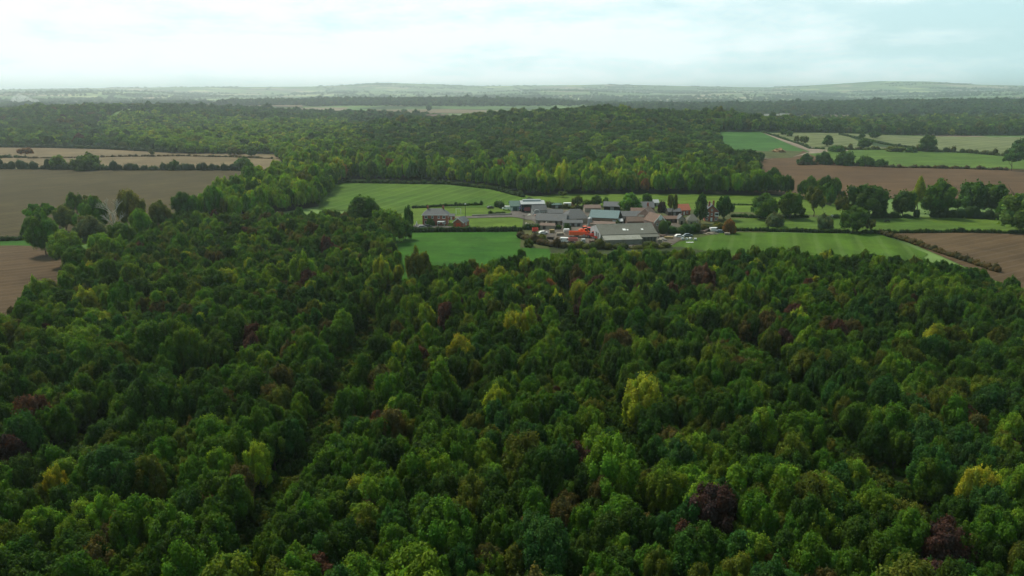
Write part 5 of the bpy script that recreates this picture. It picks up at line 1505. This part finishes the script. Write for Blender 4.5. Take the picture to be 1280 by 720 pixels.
house_shell(b, 7, 5, 2.4, 3.8, DARKW, SLATE, 'x', over=.3); door(b, 0, 1.2, 1.9, STEEL)
b = site('low_shed', 'grey-roofed shed in front of the arched shed, right side', 'shed', 694, 272, -4)
house_shell(b, 8, 6, 2.4, 4.0, STONE, GREY_S, 'x', over=.3); door(b, 0, 1.2, 1.9, DARKW)
# small things
rg = random.Random(3)
def heap(label, px, py, w, d, h, mat, name='rubble_heap', cat='heap', z=0.0):
    b = site(name, label, cat, px, py); loc = b.location.copy(); bpy.data.objects.remove(b)
    bm = bmesh.new(); bmesh.ops.create_icosphere(bm, subdivisions=4, radius=1)
    q = Patch(rg.randint(1, 999), 2.2)
    for v in bm.verts:
        k = 1 + .22 * float(q(v.co.x * 3, v.co.y * 3)) + .12 * math.sin(v.co.x * 9 + v.co.z * 7) + rg.uniform(-.05, .05)
        v.co = Vector((v.co.x * w / 2 * k, v.co.y * d / 2 * k, max(-.15, v.co.z) * h * k))
    me = bpy.data.meshes.new(name); bm.to_mesh(me); bm.free(); me.materials.append(mat)
    o = bpy.data.objects.new(name, me); o.location = loc; o.location.z += z
    return tag(link(o), label, cat)
heap('brown rubble heap at the foot of the scrap cars', 890, 293, 8, 3, 1.0, plain('rubble', (.22, .18, .14), .4, 2))
heap('grey stone heap at the right end of the large barn', 826, 301, 6, 4, 1.4, plain('grey_rubble', (.30, .27, .24), .4, 2))
heap('pale gravel heap in front of the arched shed', 662, 270, 2.4, 2, .9, plain('pale_gravel', (.62, .62, .52), .2, 3), z=.2)
heap('orange-brown manure heap at the end of the farm track', 974, 190.5, 13, 12, 4.0, plain('ochre_heap', (.24, .15, .07), .3, 1))
heap('long bank of dark earth along the soil field', 935, 199, 60, 20, 2.5, plain('earth', (.13, .10, .06), .4, .5), name='earth_bank', cat='bank')
def bale(label, px, py, mat, group=None, n=1):
    b = site('wrapped_bale', label, 'bale', px, py, 20 * n); l = b.location.copy(); bpy.data.objects.remove(b)
    o = MB().tube((-.6, 0, .62), (.6, 0, .62), .62, .62, 20).build('wrapped_bale', mat); o.location = l; o.location.z += .1; o.rotation_euler.z = n
    o['label'] = label; o['category'] = 'bale'
    if group: o['group'] = group
for j, (px, py) in enumerate(((853, 300.5), (858, 300.8), (863, 300.2), (869, 301))):
    bale(['leftmost pale wrapped bale in the row at the paddock edge', 'second pale wrapped bale from the left at the paddock edge', 'third pale wrapped bale from the left at the paddock edge', 'rightmost pale wrapped bale in the row at the paddock edge'][j], px, py, WATER_G, 'wrapped bales at the paddock edge', j)
def pole(label, px, py, h, mat, arm=True, lamp=False, name='utility_pole', cat='utility pole'):
    b = site(name, label, cat, px, py)
    MB().tube((0, 0, -.2), (0, 0, h), .14, .10, 10).build('post', mat, b)
    if arm:
        MB().box(-.9, .9, -.2, -.1, h - .6, h - .48).build('crossarm', mat, b)
        for x in (-.8, 0, .8): MB().tube((x, -.15, h - .48), (x, -.15, h - .25), .05, .04, 8).build('insulator', WHITE, b)
    if lamp: MB().box(-.35, .35, -.35, .35, h, h + .55).build('lamp_head', WHITE, b)
pole('white-headed floodlight post on the lawn right of the garage', 582, 277, 9.0, DARKW, False, True, 'floodlight_post', 'floodlight')
pole('thin wooden utility pole on the lane left of the ruin', 655, 287, 7.5, DARKW)
b = site('swing_frame', 'white and green garden play frame on the lawn behind the garage', 'play frame', 573, 268, 15)
m = MB()
for x in (-1.3, 1.3): m.tube((x, -.9, 0), (x, 0, 3.4), .07, .07, 6).tube((x, .9, 0), (x, 0, 3.4), .07, .07, 6)
m.tube((-1.3, 0, 3.4), (1.3, 0, 3.4), .07, .07, 6).build('frame', WHITE, b)
MB().box(-.3, .3, -.15, .15, .55, .6).tube((-.28, 0, .6), (-.28, 0, 3.35), .02, .02, 5).tube((.28, 0, .6), (.28, 0, 3.35), .02, .02, 5).build('swing', PALE_G, b)
b = site('garden_statue', 'white garden figure on a plinth left of the farmhouse', 'statue', 521, 283)
MB().box(-.5, .5, -.5, .5, 0, .8).build('plinth', WHITE, b)
m = MB(); m.tube((0, 0, .8), (0, 0, 1.9), .42, .26, 10).tube((0, 0, 1.9), (0, 0, 2.2), .26, .1, 10).tube((0, 0, 2.2), (0, 0, 2.6), .17, .15, 8).build('figure', WHITE, b, True)
# stone wall along the lane
b = site('garden_wall', 'low pale stone wall along the lane behind the lawn', 'wall', 590, 271)
x1, y1 = G(640, 269); dx, dy = x1 - b.location.x, y1 - b.location.y; L = math.hypot(dx, dy); b.rotation_euler.z = math.atan2(dy, dx)
MB().box(0, L, -.2, .2, -.2, 1.0).build('wall', STONE, b); MB().box(-.05, L + .05, -.26, .26, 1.002, 1.12).build('coping', CEMENT_L, b)
# animals in the paddock: a goat and a cow, each one body
def quadruped(name, label, cat, px, py, yaw, s, mat, grazing):
    b = site(name, label, cat, px, py, yaw); loc = b.location.copy(); bpy.data.objects.remove(b)
    hd = (1.25, 0, .35) if grazing else (1.3, 0, 1.55)
    nk = (.95, 0, .85) if grazing else (1.0, 0, 1.35)
    P_ = [(0, 0, 1.0), (.65, 0, 1.05), nk, hd, (hd[0] + .28, 0, hd[2] - .16), (-.75, 0, 1.08), (-.95, 0, .75), (-.97, 0, .45)]
    E = [(0, 1), (1, 2), (2, 3), (3, 4), (0, 5), (5, 6), (6, 7)]
    Rr = [.36, .33, .19, .15, .09, .30, .05, .04]
    for sy in (-.22, .22):
        for root_i, x, hind in ((1, .6, False), (5, -.72, True)):
            n0 = len(P_)
            kx = x + (.10 if hind else 0); hx = x - (.12 if hind else -.02)
            P_ += [(kx, sy, .72), (hx, sy, .38), (x, sy, .03)]; Rr += [.14, .075, .06]
            E += [(root_i, n0), (n0, n0 + 1), (n0 + 1, n0 + 2)]
    for sy in (-.17, .17):
        n0 = len(P_); P_ += [(hd[0] - .06, sy, hd[2] + .10)]; Rr += [.035]; E += [(3, n0)]
    me = bpy.data.meshes.new(name); me.from_pydata([tuple(v * s for v in p) for p in P_], E, [])
    o = link(bpy.data.objects.new(name, me)); o.location = loc; o.location.z += .12; o.rotation_euler.z = R(yaw)
    sk = o.modifiers.new('skin', 'SKIN')
    for v, r_ in zip(me.skin_vertices[0].data if me.skin_vertices else [], Rr): v.radius = (r_ * s, r_ * s)
    if not me.skin_vertices:
        bpy.context.view_layer.objects.active = o
    o.modifiers.new('sub', 'SUBSURF').levels = 1
    me.materials.append(mat)
    return tag(o, label, cat), Rr, s
for args in (('goat', 'white goat standing at the gap in the paddock hedge', 'goat', 1041, 272, 200, .95, WHITE, False), ('cow', 'black cow grazing in the paddock below the large oaks', 'cow', 1109, 278.5, 175, 1.15, plain('black_hide', (.02, .018, .016), .2), True)):
    o, Rr, s = quadruped(*args)
    me = o.data
    if not me.skin_vertices:
        bm = bmesh.new(); bm.from_mesh(me); lay = bm.verts.layers.skin.verify()
        for v, r_ in zip(bm.verts, Rr): v[lay].radius = (r_ * s, r_ * s)
        bm.verts.ensure_lookup_table(); bm.verts[0][lay].use_root = True
        bm.to_mesh(me); bm.free()
# white smoke drifting behind the far left trees
def smoke():
    x, y = G(22, 131); 
    bm = bmesh.new()
    for cx, cz, r_ in ((0, 14, 26), (28, 20, 26), (58, 16, 20), (12, 34, 16), (90, 14, 14)):
        bmesh.ops.create_icosphere(bm, subdivisions=3, radius=r_, matrix=__import__('mathutils').Matrix.Translation((cx, 0, cz)))
    me = bpy.data.meshes.new('smoke'); bm.to_mesh(me); bm.free()
    m, nt = new_mat('smoke'); v = N(nt, 'ShaderNodeVolumePrincipled'); v.inputs['Color'].default_value = (1, 1, 1, 1); v.inputs['Density'].default_value = 0.02
    nt.links.new(v.outputs[0], N(nt, 'ShaderNodeOutputMaterial').inputs['Volume']); me.materials.append(m)
    o = bpy.data.objects.new('smoke', me); o.location = (x, y, float(H(x, y))); tag(link(o), 'puff of white smoke behind the trees on the far left', 'smoke', kind='stuff')
smoke()

# ------------------------------------------------------------------ haze
def haze(density):
    mb = MB().box(-21000, 21000, -21000, 21000, -1.0, 225.0)
    m, nt = new_mat('haze')
    v = N(nt, 'ShaderNodeVolumePrincipled')
    v.inputs['Color'].default_value = (0.84, 0.945, 1.0, 1)
    v.inputs['Density'].default_value = density
    v.inputs['Anisotropy'].default_value = 0.62
    o = N(nt, 'ShaderNodeOutputMaterial')
    nt.links.new(v.outputs[0], o.inputs['Volume'])
    tag(mb.build('haze', m), 'pale haze over the whole countryside', 'haze', kind='stuff')
haze(HAZE)
